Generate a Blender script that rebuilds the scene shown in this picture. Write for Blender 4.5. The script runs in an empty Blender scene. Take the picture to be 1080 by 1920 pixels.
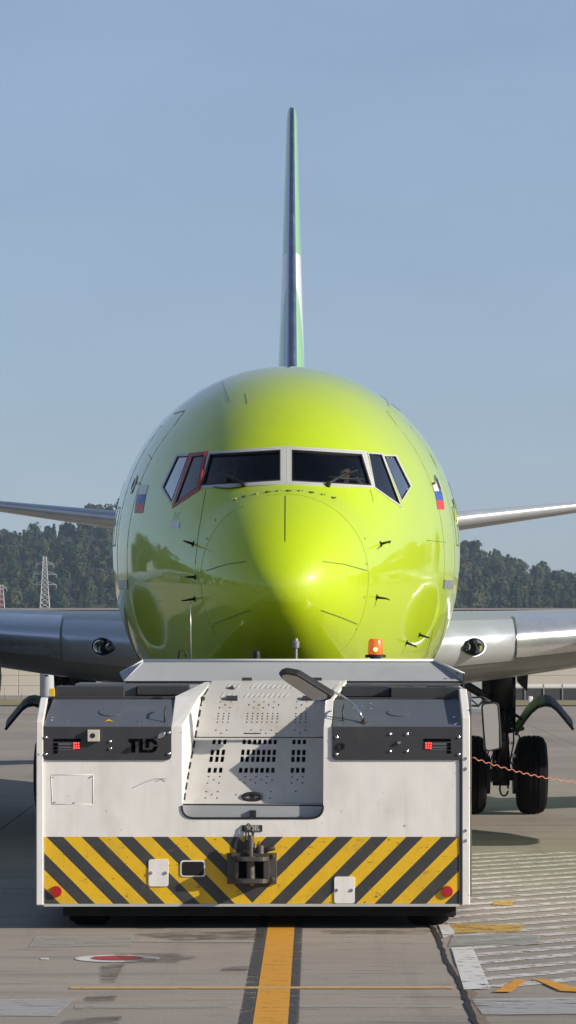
import bpy, bmesh, math, random
import numpy as np
from mathutils import Vector, Matrix
from mathutils.bvhtree import BVHTree
random.seed(4)
R = math.radians
scene = bpy.context.scene
# ------------------------------------------------------------------ camera, sky, sun
F, YH, CAMH = 7700.0, 1165.0, 2.7
cd = bpy.data.cameras.new('camera'); cam = bpy.data.objects.new('camera', cd)
scene.collection.objects.link(cam); scene.camera = cam
cam.location = (0, 0, CAMH); cam.rotation_euler = (R(90), 0, 0)
cd.sensor_fit = 'VERTICAL'; cd.sensor_height = 36; cd.lens = F / 1920 * 36
cd.shift_y = (YH - 960) / 1920
cd.clip_start = 0.5; cd.clip_end = 20000
SUN = Vector((1, -.38, .47)).normalized()
w = bpy.data.worlds.new('World'); scene.world = w; w.use_nodes = True
nt = w.node_tree; nt.nodes.clear()
wo = nt.nodes.new('ShaderNodeOutputWorld'); bg = nt.nodes.new('ShaderNodeBackground')
sk = nt.nodes.new('ShaderNodeTexSky'); sk.sky_type = 'NISHITA'; sk.sun_disc = False
sk.sun_elevation = math.asin(SUN.z); sk.sun_rotation = math.atan2(SUN.x, SUN.y)
sk.air_density = .85; sk.dust_density = .25; sk.ozone_density = 4.5; sk.altitude = 0
bg.inputs['Strength'].default_value = .045
veil = nt.nodes.new('ShaderNodeBackground'); veil.inputs[0].default_value = (.174, .203, .270, 1)   # even thin high haze over the whole sky
wc = nt.nodes.new('ShaderNodeTexCoord'); ws = nt.nodes.new('ShaderNodeSeparateXYZ'); wm = nt.nodes.new('ShaderNodeMapRange')   # haze thins towards the zenith
wm.interpolation_type = 'SMOOTHSTEP'; wm.inputs[1].default_value = .1; wm.inputs[2].default_value = 1; wm.inputs[3].default_value = 1; wm.inputs[4].default_value = .2
nt.links.new(wc.outputs['Generated'], ws.inputs[0]); nt.links.new(ws.outputs[2], wm.inputs[0])
wp_ = nt.nodes.new('ShaderNodeMapping'); wp_.inputs['Scale'].default_value = (5, 5, 26); wn = nt.nodes.new('ShaderNodeTexNoise'); wn.inputs['Scale'].default_value = 1.0; wn.inputs['Detail'].default_value = 7; wn.inputs['Roughness'].default_value = .55; wn.inputs['Distortion'].default_value = .6
wr_ = nt.nodes.new('ShaderNodeMapRange'); wr_.inputs[1].default_value = .35; wr_.inputs[2].default_value = .7; wr_.inputs[3].default_value = .93; wr_.inputs[4].default_value = 1.09
wx = nt.nodes.new('ShaderNodeMath'); wx.operation = 'MULTIPLY'
nt.links.new(wc.outputs['Generated'], wp_.inputs[0]); nt.links.new(wp_.outputs[0], wn.inputs['Vector']); nt.links.new(wn.outputs[0], wr_.inputs[0])
nt.links.new(wr_.outputs[0], wx.inputs[0]); nt.links.new(wm.outputs[0], wx.inputs[1]); nt.links.new(wx.outputs[0], veil.inputs[1])
add = nt.nodes.new('ShaderNodeAddShader')
nt.links.new(sk.outputs[0], bg.inputs[0]); nt.links.new(bg.outputs[0], add.inputs[0]); nt.links.new(veil.outputs[0], add.inputs[1]); nt.links.new(add.outputs[0], wo.inputs[0])
sl = bpy.data.lights.new('sun', 'SUN'); sl.energy = 5.0; sl.angle = R(.53); sl.color = (1, .90, .77)
so = bpy.data.objects.new('sun', sl); scene.collection.objects.link(so)
so.rotation_euler = (-SUN).to_track_quat('-Z', 'Y').to_euler()
scene.view_settings.view_transform = 'Standard'; scene.view_settings.look = 'None'
scene.view_settings.gamma = 1; scene.view_settings.exposure = .22
scene.view_settings.use_curve_mapping = False
scene.cycles.max_bounces = 8; scene.cycles.volume_bounces = 0
scene.cycles.volume_step_rate = 4; scene.cycles.transparent_max_bounces = 12

# ------------------------------------------------------------------ materials
def mth(t, op, a, bb=0.0, cc=None):
    n = t.nodes.new('ShaderNodeMath'); n.operation = op
    for i, v in enumerate((a, bb) if cc is None else (a, bb, cc)):
        if hasattr(v, 'links'): t.links.new(v, n.inputs[i])
        else: n.inputs[i].default_value = v
    return n.outputs[0]
def newmat(n):
    m = bpy.data.materials.new(n); m.use_nodes = True
    return m, m.node_tree, m.node_tree.nodes['Principled BSDF']
def N(t, ty, **k):
    n = t.nodes.new(ty)
    for a, b in k.items():
        if a.startswith('i_'): n.inputs[a[2:].replace('_', ' ')].default_value = b
        else: setattr(n, a, b)
    return n
def ramp(t, src, stops):
    r = t.nodes.new('ShaderNodeValToRGB'); e = r.color_ramp.elements
    while len(e) < len(stops): e.new(.5)
    for q, (p, c) in zip(e, stops): q.position = p; q.color = (c, c, c, 1) if isinstance(c, (int, float)) else (*c, 1)
    t.links.new(src, r.inputs[0]); return r.outputs[0]
def mixc(t, f, a, b, mode='MIX'):
    m = t.nodes.new('ShaderNodeMix'); m.data_type = 'RGBA'; m.blend_type = mode
    for i, v in ((0, f), (6, a), (7, b)):
        if hasattr(v, 'links'): t.links.new(v, m.inputs[i])
        elif isinstance(v, (int, float)): m.inputs[i].default_value = v
        else: m.inputs[i].default_value = (*v, 1)
    return m.outputs[2]
def coords(t, sc=(1, 1, 1), world=False):
    if world:
        g = t.nodes.new('ShaderNodeNewGeometry').outputs['Position']
    else:
        g = t.nodes.new('ShaderNodeTexCoord').outputs['Object']
    mp = t.nodes.new('ShaderNodeMapping'); mp.inputs['Scale'].default_value = sc
    t.links.new(g, mp.inputs[0]); return mp.outputs[0]
def noise(t, co, s, d=4, r=.55):
    n = N(t, 'ShaderNodeTexNoise'); n.inputs['Scale'].default_value = s
    n.inputs['Detail'].default_value = d; n.inputs['Roughness'].default_value = r
    t.links.new(co, n.inputs['Vector']); return n.outputs[0]
def bump(t, b, h, s, d=.01):
    n = N(t, 'ShaderNodeBump'); n.inputs['Strength'].default_value = s; n.inputs['Distance'].default_value = d
    t.links.new(h, n.inputs['Height']); t.links.new(n.outputs[0], b.inputs['Normal'])
def simple(n, col, rough=.5, metal=0, var=.15, sc=6, coat=0, spec=.5, dirt=None, stretch=(1, 1, 1), bmp=0):
    m, t, b = newmat(n)
    co = coords(t, stretch)
    f = noise(t, co, sc)
    c = mixc(t, f, [x * (1 - var) for x in col], [min(1, x * (1 + var)) for x in col])
    if dirt:
        f2 = ramp(t, noise(t, co, sc * .45, 8, .7), [(.52, 0), (.72, dirt[1])])
        c = mixc(t, f2, c, dirt[0])
    t.links.new(c, b.inputs['Base Color'])
    rr = ramp(t, f, [(.3, max(0, rough - .07)), (.7, min(1, rough + .07))]); t.links.new(rr, b.inputs['Roughness'])
    b.inputs['Metallic'].default_value = metal; b.inputs['Coat Weight'].default_value = coat
    b.inputs['Coat Roughness'].default_value = .03; b.inputs['Specular IOR Level'].default_value = spec
    if bmp: bump(t, b, noise(t, co, sc * 8, 3), bmp, .004)
    return m
M = {}
# aircraft paint; inside of the skin is primer dark
m, t, b = newmat('lime_paint')
co = coords(t); f = noise(t, co, 1.2, 3)
c = mixc(t, f, (.44, .605, .002), (.49, .65, .004))
bug = ramp(t, noise(t, co, 38, 2, .5), [(.735, 0), (.75, .6)]); c = mixc(t, bug, c, (.16, .17, .02))
stk = ramp(t, noise(t, coords(t, (6, 6, .5)), 1.6, 6, .65), [(.55, 0), (.8, .22)]); c = mixc(t, stk, c, (.30, .36, .02))
geo = N(t, 'ShaderNodeNewGeometry'); c = mixc(t, geo.outputs['Backfacing'], c, (.02, .022, .02))
t.links.new(c, b.inputs['Base Color']); b.inputs['Roughness'].default_value = .42
b.inputs['Coat Weight'].default_value = 1; b.inputs['Coat Roughness'].default_value = .045; b.inputs['Coat IOR'].default_value = 1.5
b.inputs['Specular IOR Level'].default_value = .3
bump(t, b, noise(t, coords(t, (1, .6, 1)), 1.6, 2), .4, .012)
rr = ramp(t, noise(t, coords(t, (4, .4, 1)), 3, 6, .6), [(.4, .02), (.75, .14)]); t.links.new(rr, b.inputs['Coat Roughness'])
M['lime'] = m
# fin paint : green with white shapes as on the tail
m, t, b = newmat('fin_paint')
co = N(t, 'ShaderNodeTexCoord').outputs['Object']; sp = N(t, 'ShaderNodeSeparateXYZ'); t.links.new(co, sp.inputs[0])
# white where z<9.15 and aft of slanted line ; y_le(z) ~ 31.3+(z-5.6)*.9
chord = mth(t, 'SUBTRACT', sp.outputs[1], mth(t, 'MULTIPLY_ADD', sp.outputs[2], .93, 25.9))
below = mth(t, 'LESS_THAN', sp.outputs[2], 9.2)
lim = mth(t, 'MULTIPLY_ADD', sp.outputs[2], -.85, 7.25)
aft = mth(t, 'GREATER_THAN', chord, lim)
f = mth(t, 'MULTIPLY', below, aft)
c = mixc(t, f, (.26, .55, .22), (.80, .82, .80))
t.links.new(c, b.inputs['Base Color']); b.inputs['Roughness'].default_value = .35; b.inputs['Coat Weight'].default_value = .6
M['fin'] = m
M['white_fin'] = simple('white_fairing', (.78, .8, .8), .35, var=.04)
M['alu'] = simple('polished_aluminium', (.80, .83, .88), .28, .8, .05, 3)
M['alu_fin'] = simple('polished_fin_edge', (.62, .66, .74), .22, 1, .05, 3)
M['alu_dull'] = simple('brushed_aluminium', (.66, .70, .75), .38, .55, .06, 4, dirt=((.34, .34, .35), .3))
M['wing_grey'] = simple('wing_grey_paint', (.30, .32, .33), .4, 0, .08, 1.5, coat=.3)
M['frame_white'] = simple('window_frame_metal', (.55, .56, .54), .4, .15, .08, 30)
M['frame_red'] = simple('red_frame_paint', (.42, .03, .035), .4, 0, .1, 20)
M['black'] = simple('black_rubber', (.012, .012, .013), .6, 0, .3, 20)
M['tyre'] = simple('tyre_rubber', (.0055, .005, .005), .8, 0, .25, 12, spec=.12, bmp=.2)
M['gear'] = simple('gear_strut_dark', (.022, .022, .021), .45, .3, .4, 10, dirt=((.02, .018, .014), .7))
M['chrome'] = simple('chrome_steel', (.7, .7, .72), .12, 1, .05)
M['steel'] = simple('worn_steel', (.12, .11, .10), .5, .6, .3, 25, dirt=((.07, .05, .035), .7), bmp=.3)
M['seam'] = simple('panel_seam', (.11, .14, .015), .6, 0, .2)
M['ringseam'] = simple('radome_seam_paint', (.27, .35, .008), .45, 0, .2)
M['strip'] = simple('lightning_strip_metal', (.16, .20, .03), .5, 0, .2)
M['seam_lt'] = simple('seam_worn', (.30, .38, .05), .5, 0, .2)
M['tape'] = simple('silver_sill', (.6, .6, .58), .3, .8, .1)
# tug paints
def tugwhite(n, col):
    m, t, b = newmat(n)
    co = coords(t)
    f = noise(t, co, 2.2, 5, .6)
    c = mixc(t, f, [x * .93 for x in col], [x * 1.03 for x in col])
    # vertical grime streaks, scuffs and chips
    st = ramp(t, noise(t, coords(t, (9, 9, .7)), 2.0, 5, .6), [(.5, 0), (.8, .15)])
    c = mixc(t, st, c, (.30, .275, .235))
    sc = ramp(t, noise(t, coords(t, (1, 1, 3.2)), 5.5, 9, .75), [(.64, 0), (.70, .4)])
    c = mixc(t, sc, c, (.2, .19, .17))
    ch = ramp(t, noise(t, coords(t, (1, 1, 1.5)), 21, 3, .5), [(.71, 0), (.73, .85)])
    c = mixc(t, ch, c, (.10, .09, .08))
    hb = ramp(t, noise(t, coords(t, (2.2, 2.2, 1)), 1.3, 6, .6), [(.48, 0), (.75, .28)]); c = mixc(t, hb, c, (.42, .39, .33))
    t.links.new(c, b.inputs['Base Color']); b.inputs['Roughness'].default_value = .38
    b.inputs['Coat Weight'].default_value = .15
    bump(t, b, noise(t, co, 2.1, 2), .35, .03)
    return m
M['tugw'] = tugwhite('tug_white_paint', (.84, .825, .79))
M['slate'] = simple('slate_grey_paint', (.10, .112, .135), .38, 0, .08, 5, dirt=((.26, .26, .25), .25), coat=.15)
M['char'] = simple('charcoal_panel', (.042, .044, .048), .45, 0, .12, 6, dirt=((.07, .07, .065), .35))
M['greyplate'] = simple('grey_shield_paint', (.36, .38, .40), .42, 0, .06, 2.5, dirt=((.22, .22, .21), .35))
M['cover'] = simple('worn_metal_plate', (.50, .495, .47), .5, 0, .09, 5, dirt=((.34, .30, .22), .7), bmp=.15)
M['void'] = simple('dark_machinery_and_shade', (.006, .006, .006), .9, 0, .2)  # also used where shade is filled in black
M['red'] = simple('red_reflector', (.42, .012, .012), .3, 0, .1, 10, coat=.6)
M['lampred'] = simple('dark_red_lens', (.10, .008, .008), .3, coat=.5)
M['yellow'] = simple('yellow_paint', (.75, .46, .02), .5, 0, .1)
M['logo'] = simple('logo_black', (.001, .001, .001), .9, 0, .1, spec=.05)
M['cream_box'] = simple('cream_plastic', (.55, .54, .45), .5, 0, .05)
# chevron stripes (printed foil)
m, t, b = newmat('hazard_stripes')
co = N(t, 'ShaderNodeTexCoord').outputs['Object']; sp = N(t, 'ShaderNodeSeparateXYZ'); t.links.new(co, sp.inputs[0])
XC = (473 - 540) / F * 36
ax = mth(t, 'ABSOLUTE', mth(t, 'SUBTRACT', sp.outputs[0], XC))
v = mth(t, 'SUBTRACT', ax, sp.outputs[2])
P_ = 65.6 / F * 36
# dark starts at px 88 on y=1570 -> |x-xc| = 385px ; z there
z1570 = CAMH - (1570 - YH) / F * 36
ph = mth(t, 'FRACT', mth(t, 'DIVIDE', mth(t, 'SUBTRACT', v, (385 / F * 36 - z1570) - 20 * P_), P_))
dk = mth(t, 'GREATER_THAN', ph, .52)
fy = noise(t, co, 7, 5)
yel = mixc(t, fy, (.74, .45, .012), (.84, .53, .02)); blk = mixc(t, fy, (.038, .042, .044), (.055, .058, .06))
c = mixc(t, dk, yel, blk)
chp = ramp(t, noise(t, coords(t, (1, 1, 2)), 20, 3, .5), [(.665, 0), (.69, .85)])
c = mixc(t, chp, c, (.09, .07, .04))
sc2 = ramp(t, noise(t, coords(t, (1.2, 1, 2.5)), 6, 9, .78), [(.58, 0), (.64, .65)]); c = mixc(t, sc2, c, (.15, .12, .07))
gr = ramp(t, noise(t, coords(t, (1, 1, .6)), 3, 6, .65), [(.5, 0), (.8, .45)])
c = mixc(t, gr, c, (.16, .12, .06))
t.links.new(c, b.inputs['Base Color']); b.inputs['Roughness'].default_value = .42
M['haz'] = m
# concrete
def concrete(n, a, bcol, use_rand=True):
    m, t, b = newmat(n)
    co = coords(t, world=True)
    f = noise(t, co, .22, 6, .6); c = mixc(t, ramp(t, f, [(.3, 0), (.7, 1)]), a, bcol)
    f = noise(t, coords(t, (.25, 3, 1), world=True), .8, 7, .7)   # transverse drag marks
    c = mixc(t, ramp(t, f, [(.52, 0), (.66, .5)]), c, [x * .55 for x in a])
    f = noise(t, coords(t, (.5, 1.2, 1), world=True), 2.6, 8, .75)
    c = mixc(t, ramp(t, f, [(.56, 0), (.68, .65)]), c, [x * .45 for x in a])
    f = noise(t, co, 38, 4, .75); c = mixc(t, ramp(t, f, [(.38, .0), (.62, .5)]), c, [x * .6 for x in a])
    f = noise(t, coords(t, (.35, 2.6, 1), world=True), 1.7, 9, .8); c = mixc(t, ramp(t, f, [(.585, 0), (.63, .65)]), c, (.075, .07, .064))
    # rubber tracks along y
    f = noise(t, coords(t, (3.0, .06, 1), world=True), .8, 5, .6)
    c = mixc(t, ramp(t, f, [(.58, 0), (.75, .35)]), c, [x * .5 for x in a])
    if use_rand:
        oi = N(t, 'ShaderNodeObjectInfo')
        c = mixc(t, oi.outputs['Random'], mixc(t, 1.0, c, (.90, .90, .91), 'MULTIPLY'), mixc(t, 1.0, c, (1.06, 1.04, 1.0), 'MULTIPLY'))
    t.links.new(c, b.inputs['Base Color']); b.inputs['Roughness'].default_value = .8
    bump(t, b, noise(t, co, 60, 4, .7), .25, .004)
    return m
M['conc'] = concrete('apron_concrete', (.30, .27, .235), (.39, .35, .30))
M['verge'] = simple('dry_grass', (.24, .21, .12), .95, 0, .3, .6, dirt=((.12, .14, .05), .6), bmp=.5)
def worn(n, col, lo, hi, sc=6, st=(1, 1, 1), a=1.0):
    m, t, b = newmat(n)
    f = noise(t, coords(t, st, world=True), sc, 8, .75)
    al = ramp(t, f, [(lo, 0), (hi, a)])
    f2 = noise(t, coords(t, world=True), 14, 4)
    c = mixc(t, f2, [x * .85 for x in col], [min(1, x * 1.1) for x in col])
    t.links.new(c, b.inputs['Base Color']); t.links.new(al, b.inputs['Alpha']); b.inputs['Roughness'].default_value = .7
    return m
M['yline'] = worn('yellow_line_paint', (.68, .32, .025), .36, .43, 6, (.7, 2.2, 1), .96)
M['thinyel'] = worn('thin_yellow_paint', (.62, .40, .14), .30, .45, 5, (1, 1, 1), .9)
M['border'] = worn('black_border_paint', (.06, .06, .062), .36, .50, 6, (1, 1, 1), .9)
M['wline'] = worn('white_hatch_paint', (.66, .65, .62), .40, .52, 7, (1, 1, 1), .9)
M['wblock'] = worn('white_block_paint', (.68, .68, .66), .38, .46, 5, (1, 1.5, 1), .95)
M['wred'] = worn('red_spot_paint', (.42, .03, .035), .2, .36, 6, (1, 1, 1), .9)
M['ypatch'] = worn('yellow_patch_paint', (.60, .38, .06), .40, .52, 4, (1, 1, 1), .85)
M['gpatch'] = worn('grey_filled_patch', (.40, .41, .38), .36, .5, 4, (1, 1.5, 1), .6)
M['bpatch'] = worn('pale_blue_patch', (.48, .50, .52), .38, .48, 3, (.8, 2, 1), .65)
M['stain'] = worn('dark_oil_stain', (.06, .055, .05), .42, .62, 4, (.8, 1.6, 1), .7)
M['crack'] = simple('joint_sealant', (.015, .014, .013), .8)
M['lip'] = simple('worn_joint_edge', (.20, .15, .11), .9, var=.3, sc=9)
# glass
def glass(n, tint, tr, rough=.02, add=0):
    m, t, b = newmat(n); t.nodes.remove(b)
    out = t.nodes['Material Output']
    tb = N(t, 'ShaderNodeBsdfTransparent'); tb.inputs[0].default_value = (*tint, 1)
    gl = N(t, 'ShaderNodeBsdfGlossy'); gl.inputs['Roughness'].default_value = rough; gl.inputs[0].default_value = (1, 1, 1, 1)
    fr = N(t, 'ShaderNodeFresnel'); fr.inputs[0].default_value = tr
    mx = N(t, 'ShaderNodeMixShader'); t.links.new(mth(t, 'MAXIMUM', fr.outputs[0], add), mx.inputs[0]); t.links.new(tb.outputs[0], mx.inputs[1]); t.links.new(gl.outputs[0], mx.inputs[2])
    t.links.new(mx.outputs[0], out.inputs[0]); return m
M['glass'] = glass('cockpit_glass', (.42, .48, .47), 1.4)
M['sideglass'] = glass('cockpit_side_glass', (.3, .33, .36), 1.6, .03, .22)
M['rearglass'] = glass('cockpit_rear_glass', (.5, .53, .56), 1.6, .05, .6)
M['lampglass'] = glass('landing_light_lens', (.5, .52, .55), 1.5)
M['mirror_grey'] = simple('dim_mirror_glass', (.42, .45, .48), .18, .8, .04)
M['mirror'] = simple('mirror_glass', (.75, .77, .78), .03, 1, .02)
m, t, b = newmat('amber_lens'); b.inputs['Base Color'].default_value = (.75, .13, .01, 1); b.inputs['Roughness'].default_value = .25
b.inputs['Emission Color'].default_value = (1, .22, .01, 1); b.inputs['Emission Strength'].default_value = .35; b.inputs['Coat Weight'].default_value = .8; M['amber'] = m
m, t, b = newmat('amber_bulb'); b.inputs['Base Color'].default_value = (1, .5, .1, 1)
b.inputs['Emission Color'].default_value = (1, .55, .12, 1); b.inputs['Emission Strength'].default_value = 5; M['bulb'] = m
m, t, b = newmat('red_led'); b.inputs['Base Color'].default_value = (.8, .05, .05, 1)
b.inputs['Emission Color'].default_value = (1, .06, .05, 1); b.inputs['Emission Strength'].default_value = 1.5; M['led'] = m
M['skin'] = simple('skin', (.50, .30, .21), .5, var=.05)
M['shirt'] = simple('white_shirt', (.75, .75, .75), .8, var=.05)
M['hair'] = simple('dark_hair', (.03, .02, .015), .6)
M['interior'] = simple('cockpit_interior', (.035, .04, .045), .8, var=.3)
M['wall'] = simple('precast_wall', (.58, .54, .46), .85, 0, .07, 1.2, dirt=((.33, .29, .23), .35), bmp=.2)
M['coping'] = simple('wall_top_grey', (.30, .30, .31), .8, 0, .08, .8)
M['fence'] = simple('dark_fence_sheet', (.055, .058, .066), .7, 0, .2, 2)
M['post'] = simple('galvanised_post', (.30, .31, .32), .5, .4, .1)
M['col'] = simple('grey_column_paint', (.40, .42, .43), .6, 0, .08, 2, dirt=((.25, .24, .22), .4))
M['pylon'] = simple('galvanised_lattice', (.44, .45, .44), .6, .1, .1)
M['pylred'] = simple('red_lattice', (.35, .07, .05), .6, 0, .1)
m, t, b = newmat('leaves')
co = coords(t, world=True)
f = noise(t, co, .06, 3, .6); c = mixc(t, ramp(t, f, [(.35, 0), (.65, 1)]), (.014, .036, .014), (.030, .058, .020))
f = noise(t, co, .5, 3, .7); c = mixc(t, ramp(t, f, [(.35, .0), (.7, .8)]), c, (.034, .056, .022))
oi = N(t, 'ShaderNodeObjectInfo'); c = mixc(t, ramp(t, oi.outputs['Random'], [(.75, 0), (1, .6)]), c, (.10, .09, .04))
t.links.new(c, b.inputs['Base Color']); b.inputs['Roughness'].default_value = .8; b.inputs['Specular IOR Level'].default_value = .15; M['leaf'] = m
M['bark'] = simple('bark', (.10, .08, .06), .9)
M['soil'] = simple('hill_soil', (.035, .045, .02), .95, 0, .3, .05)
M['rope_o'] = simple('orange_rope', (.58, .22, .14), .6, 0, .2, 40)
M['doorblue'] = simple('gear_door_blue_grey', (.05, .085, .105), .6, 0, .08, 3, spec=.25)
M['doorgreen'] = simple('gear_door_green', (.12, .36, .05), .55, 0, .08, 3, spec=.25)
M['flagw'] = simple('flag_white', (.75, .75, .74), .4, var=.03)
M['flagb'] = simple('flag_blue', (.03, .09, .38), .4, var=.03)
M['flagr'] = simple('flag_red', (.60, .03, .04), .4, var=.03)
M['rubber_bk'] = simple('sign_dark_green', (.03, .045, .035), .5)

# ------------------------------------------------------------------ helpers
def T(px, py, D): return Vector(((px - 540) / F * D, D, CAMH - (py - YH) / F * D))
def G(px, py, z=.0):
    D = F * (CAMH - z) / (py - YH); return Vector(((px - 540) / F * D, D, z))
def link(name, me, mats, parent=None, inv=True, smooth=False):
    o = bpy.data.objects.new(name, me)
    for mm in (mats if isinstance(mats, (list, tuple)) else [mats]): me.materials.append(M[mm] if isinstance(mm, str) else mm)
    scene.collection.objects.link(o)
    if parent is not None:
        o.parent = parent
        if inv: o.matrix_parent_inverse = PINV.get(parent.name, Matrix())
    if smooth: me.shade_smooth()
    return o
PINV = {}
def mesh(name, vs, fs, mats, parent=None, inv=True, smooth=False, mi=None):
    me = bpy.data.meshes.new(name); me.from_pydata([tuple(v) for v in vs], [], fs); me.update()
    if mi: me.polygons.foreach_set('material_index', mi)
    return link(name, me, mats, parent, inv, smooth)
def frombm(name, bm, mats, parent=None, inv=True, smooth=False):
    bmesh.ops.recalc_face_normals(bm, faces=bm.faces)
    me = bpy.data.meshes.new(name); bm.to_mesh(me); bm.free()
    return link(name, me, mats, parent, inv, smooth)
def thing(name, loc, label, cat, group=None, rotz=0):
    o = bpy.data.objects.new(name, None); scene.collection.objects.link(o); o.location = loc; o.rotation_euler = (0, 0, rotz)
    PINV[o.name] = (Matrix.Translation(loc) @ Matrix.Rotation(rotz, 4, 'Z')).inverted()
    return tag(o, label, cat, group)
def tag(o, label, cat, group=None, kind=None):
    if label: o['label'] = label
    if cat: o['category'] = cat
    if group: o['group'] = group
    if kind: o['kind'] = kind
    return o
def bx(bm, x0, x1, y0, y1, z0, z1, bev=0):
    vs = [bm.verts.new((x, y, z)) for x in (x0, x1) for y in (y0, y1) for z in (z0, z1)]
    fs = [bm.faces.new([vs[i] for i in q]) for q in ((0, 1, 3, 2), (4, 6, 7, 5), (0, 4, 5, 1), (2, 3, 7, 6), (0, 2, 6, 4), (1, 5, 7, 3))]
    if bev:
        bmesh.ops.recalc_face_normals(bm, faces=fs)
        es = list({e for f in fs for e in f.edges}); bmesh.ops.bevel(bm, geom=es, offset=bev, segments=2, affect='EDGES', profile=.5)
def box(name, x0, x1, y0, y1, z0, z1, mat, parent=None, bev=0, inv=True):
    bm = bmesh.new(); bx(bm, x0, x1, y0, y1, z0, z1, bev); return frombm(name, bm, mat, parent, inv)
def prism(name, pts, vec, mat, parent=None, bev=0, inv=True):
    """polygon (3-D points) pushed along vec"""
    vec = Vector(vec); n = len(pts); bm = bmesh.new()
    a = [bm.verts.new(p) for p in pts]; b_ = [bm.verts.new(Vector(p) + vec) for p in pts]
    bm.faces.new(a); bm.faces.new(b_[::-1])
    for i in range(n): bm.faces.new((a[i], a[(i + 1) % n], b_[(i + 1) % n], b_[i]))
    bmesh.ops.recalc_face_normals(bm, faces=bm.faces)
    if bev: bmesh.ops.bevel(bm, geom=[e for e in bm.edges if e.calc_face_angle(0) > .5], offset=bev, segments=2, affect='EDGES', profile=.5)
    return frombm(name, bm, mat, parent, inv)
def tube(bm, pts, rad, seg=8, cap=True):
    pts = [Vector(p) for p in pts]; n = len(pts); rings = []
    rr = rad if isinstance(rad, (list, tuple)) else [rad] * n
    up = Vector((0, 0, 1)); prev = None
    for i, p in enumerate(pts):
        d = (pts[min(i + 1, n - 1)] - pts[max(i - 1, 0)]).normalized()
        s = d.cross(up)
        if s.length < .1: s = d.cross(Vector((0, 1, 0)))
        s.normalize()
        if prev is not None:
            q = (prev - d * prev.dot(d))
            if q.length > .01: s = q.normalized()
        prev = s; u = s.cross(d)
        rings.append([bm.verts.new(p + (s * math.cos(2 * math.pi * k / seg) + u * math.sin(2 * math.pi * k / seg)) * rr[i]) for k in range(seg)])
    for a, b_ in zip(rings, rings[1:]):
        for k in range(seg): bm.faces.new((a[k], a[(k + 1) % seg], b_[(k + 1) % seg], b_[k]))
    if cap and seg > 2: bm.faces.new(rings[0][::-1]); bm.faces.new(rings[-1])
def tubeobj(name, pts, rad, mat, parent=None, seg=8, inv=True):
    bm = bmesh.new(); tube(bm, pts, rad, seg); return frombm(name, bm, mat, parent, inv, True)
def lathe(bm, c, axis, prof, seg=32, cap=True):
    """prof: list of (distance along axis, radius)"""
    c = Vector(c); axis = Vector(axis).normalized(); s = axis.orthogonal().normalized(); u = axis.cross(s); rings = []
    for d, r in prof:
        rings.append([bm.verts.new(c + axis * d + (s * math.cos(2 * math.pi * k / seg) + u * math.sin(2 * math.pi * k / seg)) * max(r, 1e-4)) for k in range(seg)])
    for a, b_ in zip(rings, rings[1:]):
        for k in range(seg): bm.faces.new((a[k], a[(k + 1) % seg], b_[(k + 1) % seg], b_[k]))
    if cap: bm.faces.new(rings[0][::-1]); bm.faces.new(rings[-1])
def latheobj(name, c, axis, prof, mat, parent=None, seg=32, inv=True, smooth=True):
    bm = bmesh.new(); lathe(bm, c, axis, prof, seg); o = frombm(name, bm, mat, parent, inv, False)
    if smooth: sm(o)
    return o
def sm(o, ang=35):
    me = o.data; me.shade_smooth()
    bm = bmesh.new(); bm.from_mesh(me)
    for e in bm.edges: e.smooth = e.calc_face_angle(0) < R(ang)
    bm.to_mesh(me); bm.free(); return o
def rounded(pts2, rad, seg=5):
    """round the corners of a 2-D polygon; rad number or list"""
    out = []; n = len(pts2)
    for i, p in enumerate(pts2):
        r = rad[i] if isinstance(rad, (list, tuple)) else rad
        p = Vector(p); a = (Vector(pts2[i - 1]) - p); b_ = (Vector(pts2[(i + 1) % n]) - p)
        if r <= 0: out.append(p); continue
        r = min(r, a.length / 2.1, b_.length / 2.1); a = p + a.normalized() * r; b_ = p + b_.normalized() * r
        for k in range(seg + 1):
            s = k / seg; out.append(a * (1 - s) ** 2 + p * 2 * s * (1 - s) + b_ * s * s)
    return out
def copyobj(o, parent=None):
    c = o.copy(); scene.collection.objects.link(c)
    if parent is not None: c.parent = parent
    return c

# ------------------------------------------------------------------ ground
def sheet(name, pts, mat, z=.004, parent=None, sub=0):
    vs = [(p[0], p[1], z) for p in pts]
    bm = bmesh.new(); f = bm.faces.new([bm.verts.new(v) for v in vs])
    if f.normal.z < 0 or f.calc_area() == 0: pass
    bm.normal_update()
    if bm.faces and list(bm.faces)[0].normal.z < 0: bmesh.ops.reverse_faces(bm, faces=list(bm.faces))
    me = bpy.data.meshes.new(name); bm.to_mesh(me); bm.free()
    return link(name, me, mat, parent)
ground = mesh('ground', [(-4000, -4000, -.03), (4000, -4000, -.03), (4000, 6000, -.03), (-4000, 6000, -.03)], [(0, 1, 2, 3)], 'conc')
tag(ground, None, None, kind='structure')
JX = 1.27; SW, SL = 5.0, 6.0
bm = bmesh.new(); bx(bm, .008, SW - .008, .008, SL - .008, -.03, 0)
slab0 = frombm('concrete_slab', bm, 'conc', ground); slab0.location = (JX, 28.6 - SL, 0); first = True
for i in range(-4, 4):
    for j in range(-1, 15):
        o = slab0 if first else copyobj(slab0, ground); first = False
        o.location = (JX + i * SW, 28.6 + j * SL, random.uniform(-.002, 0))
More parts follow.
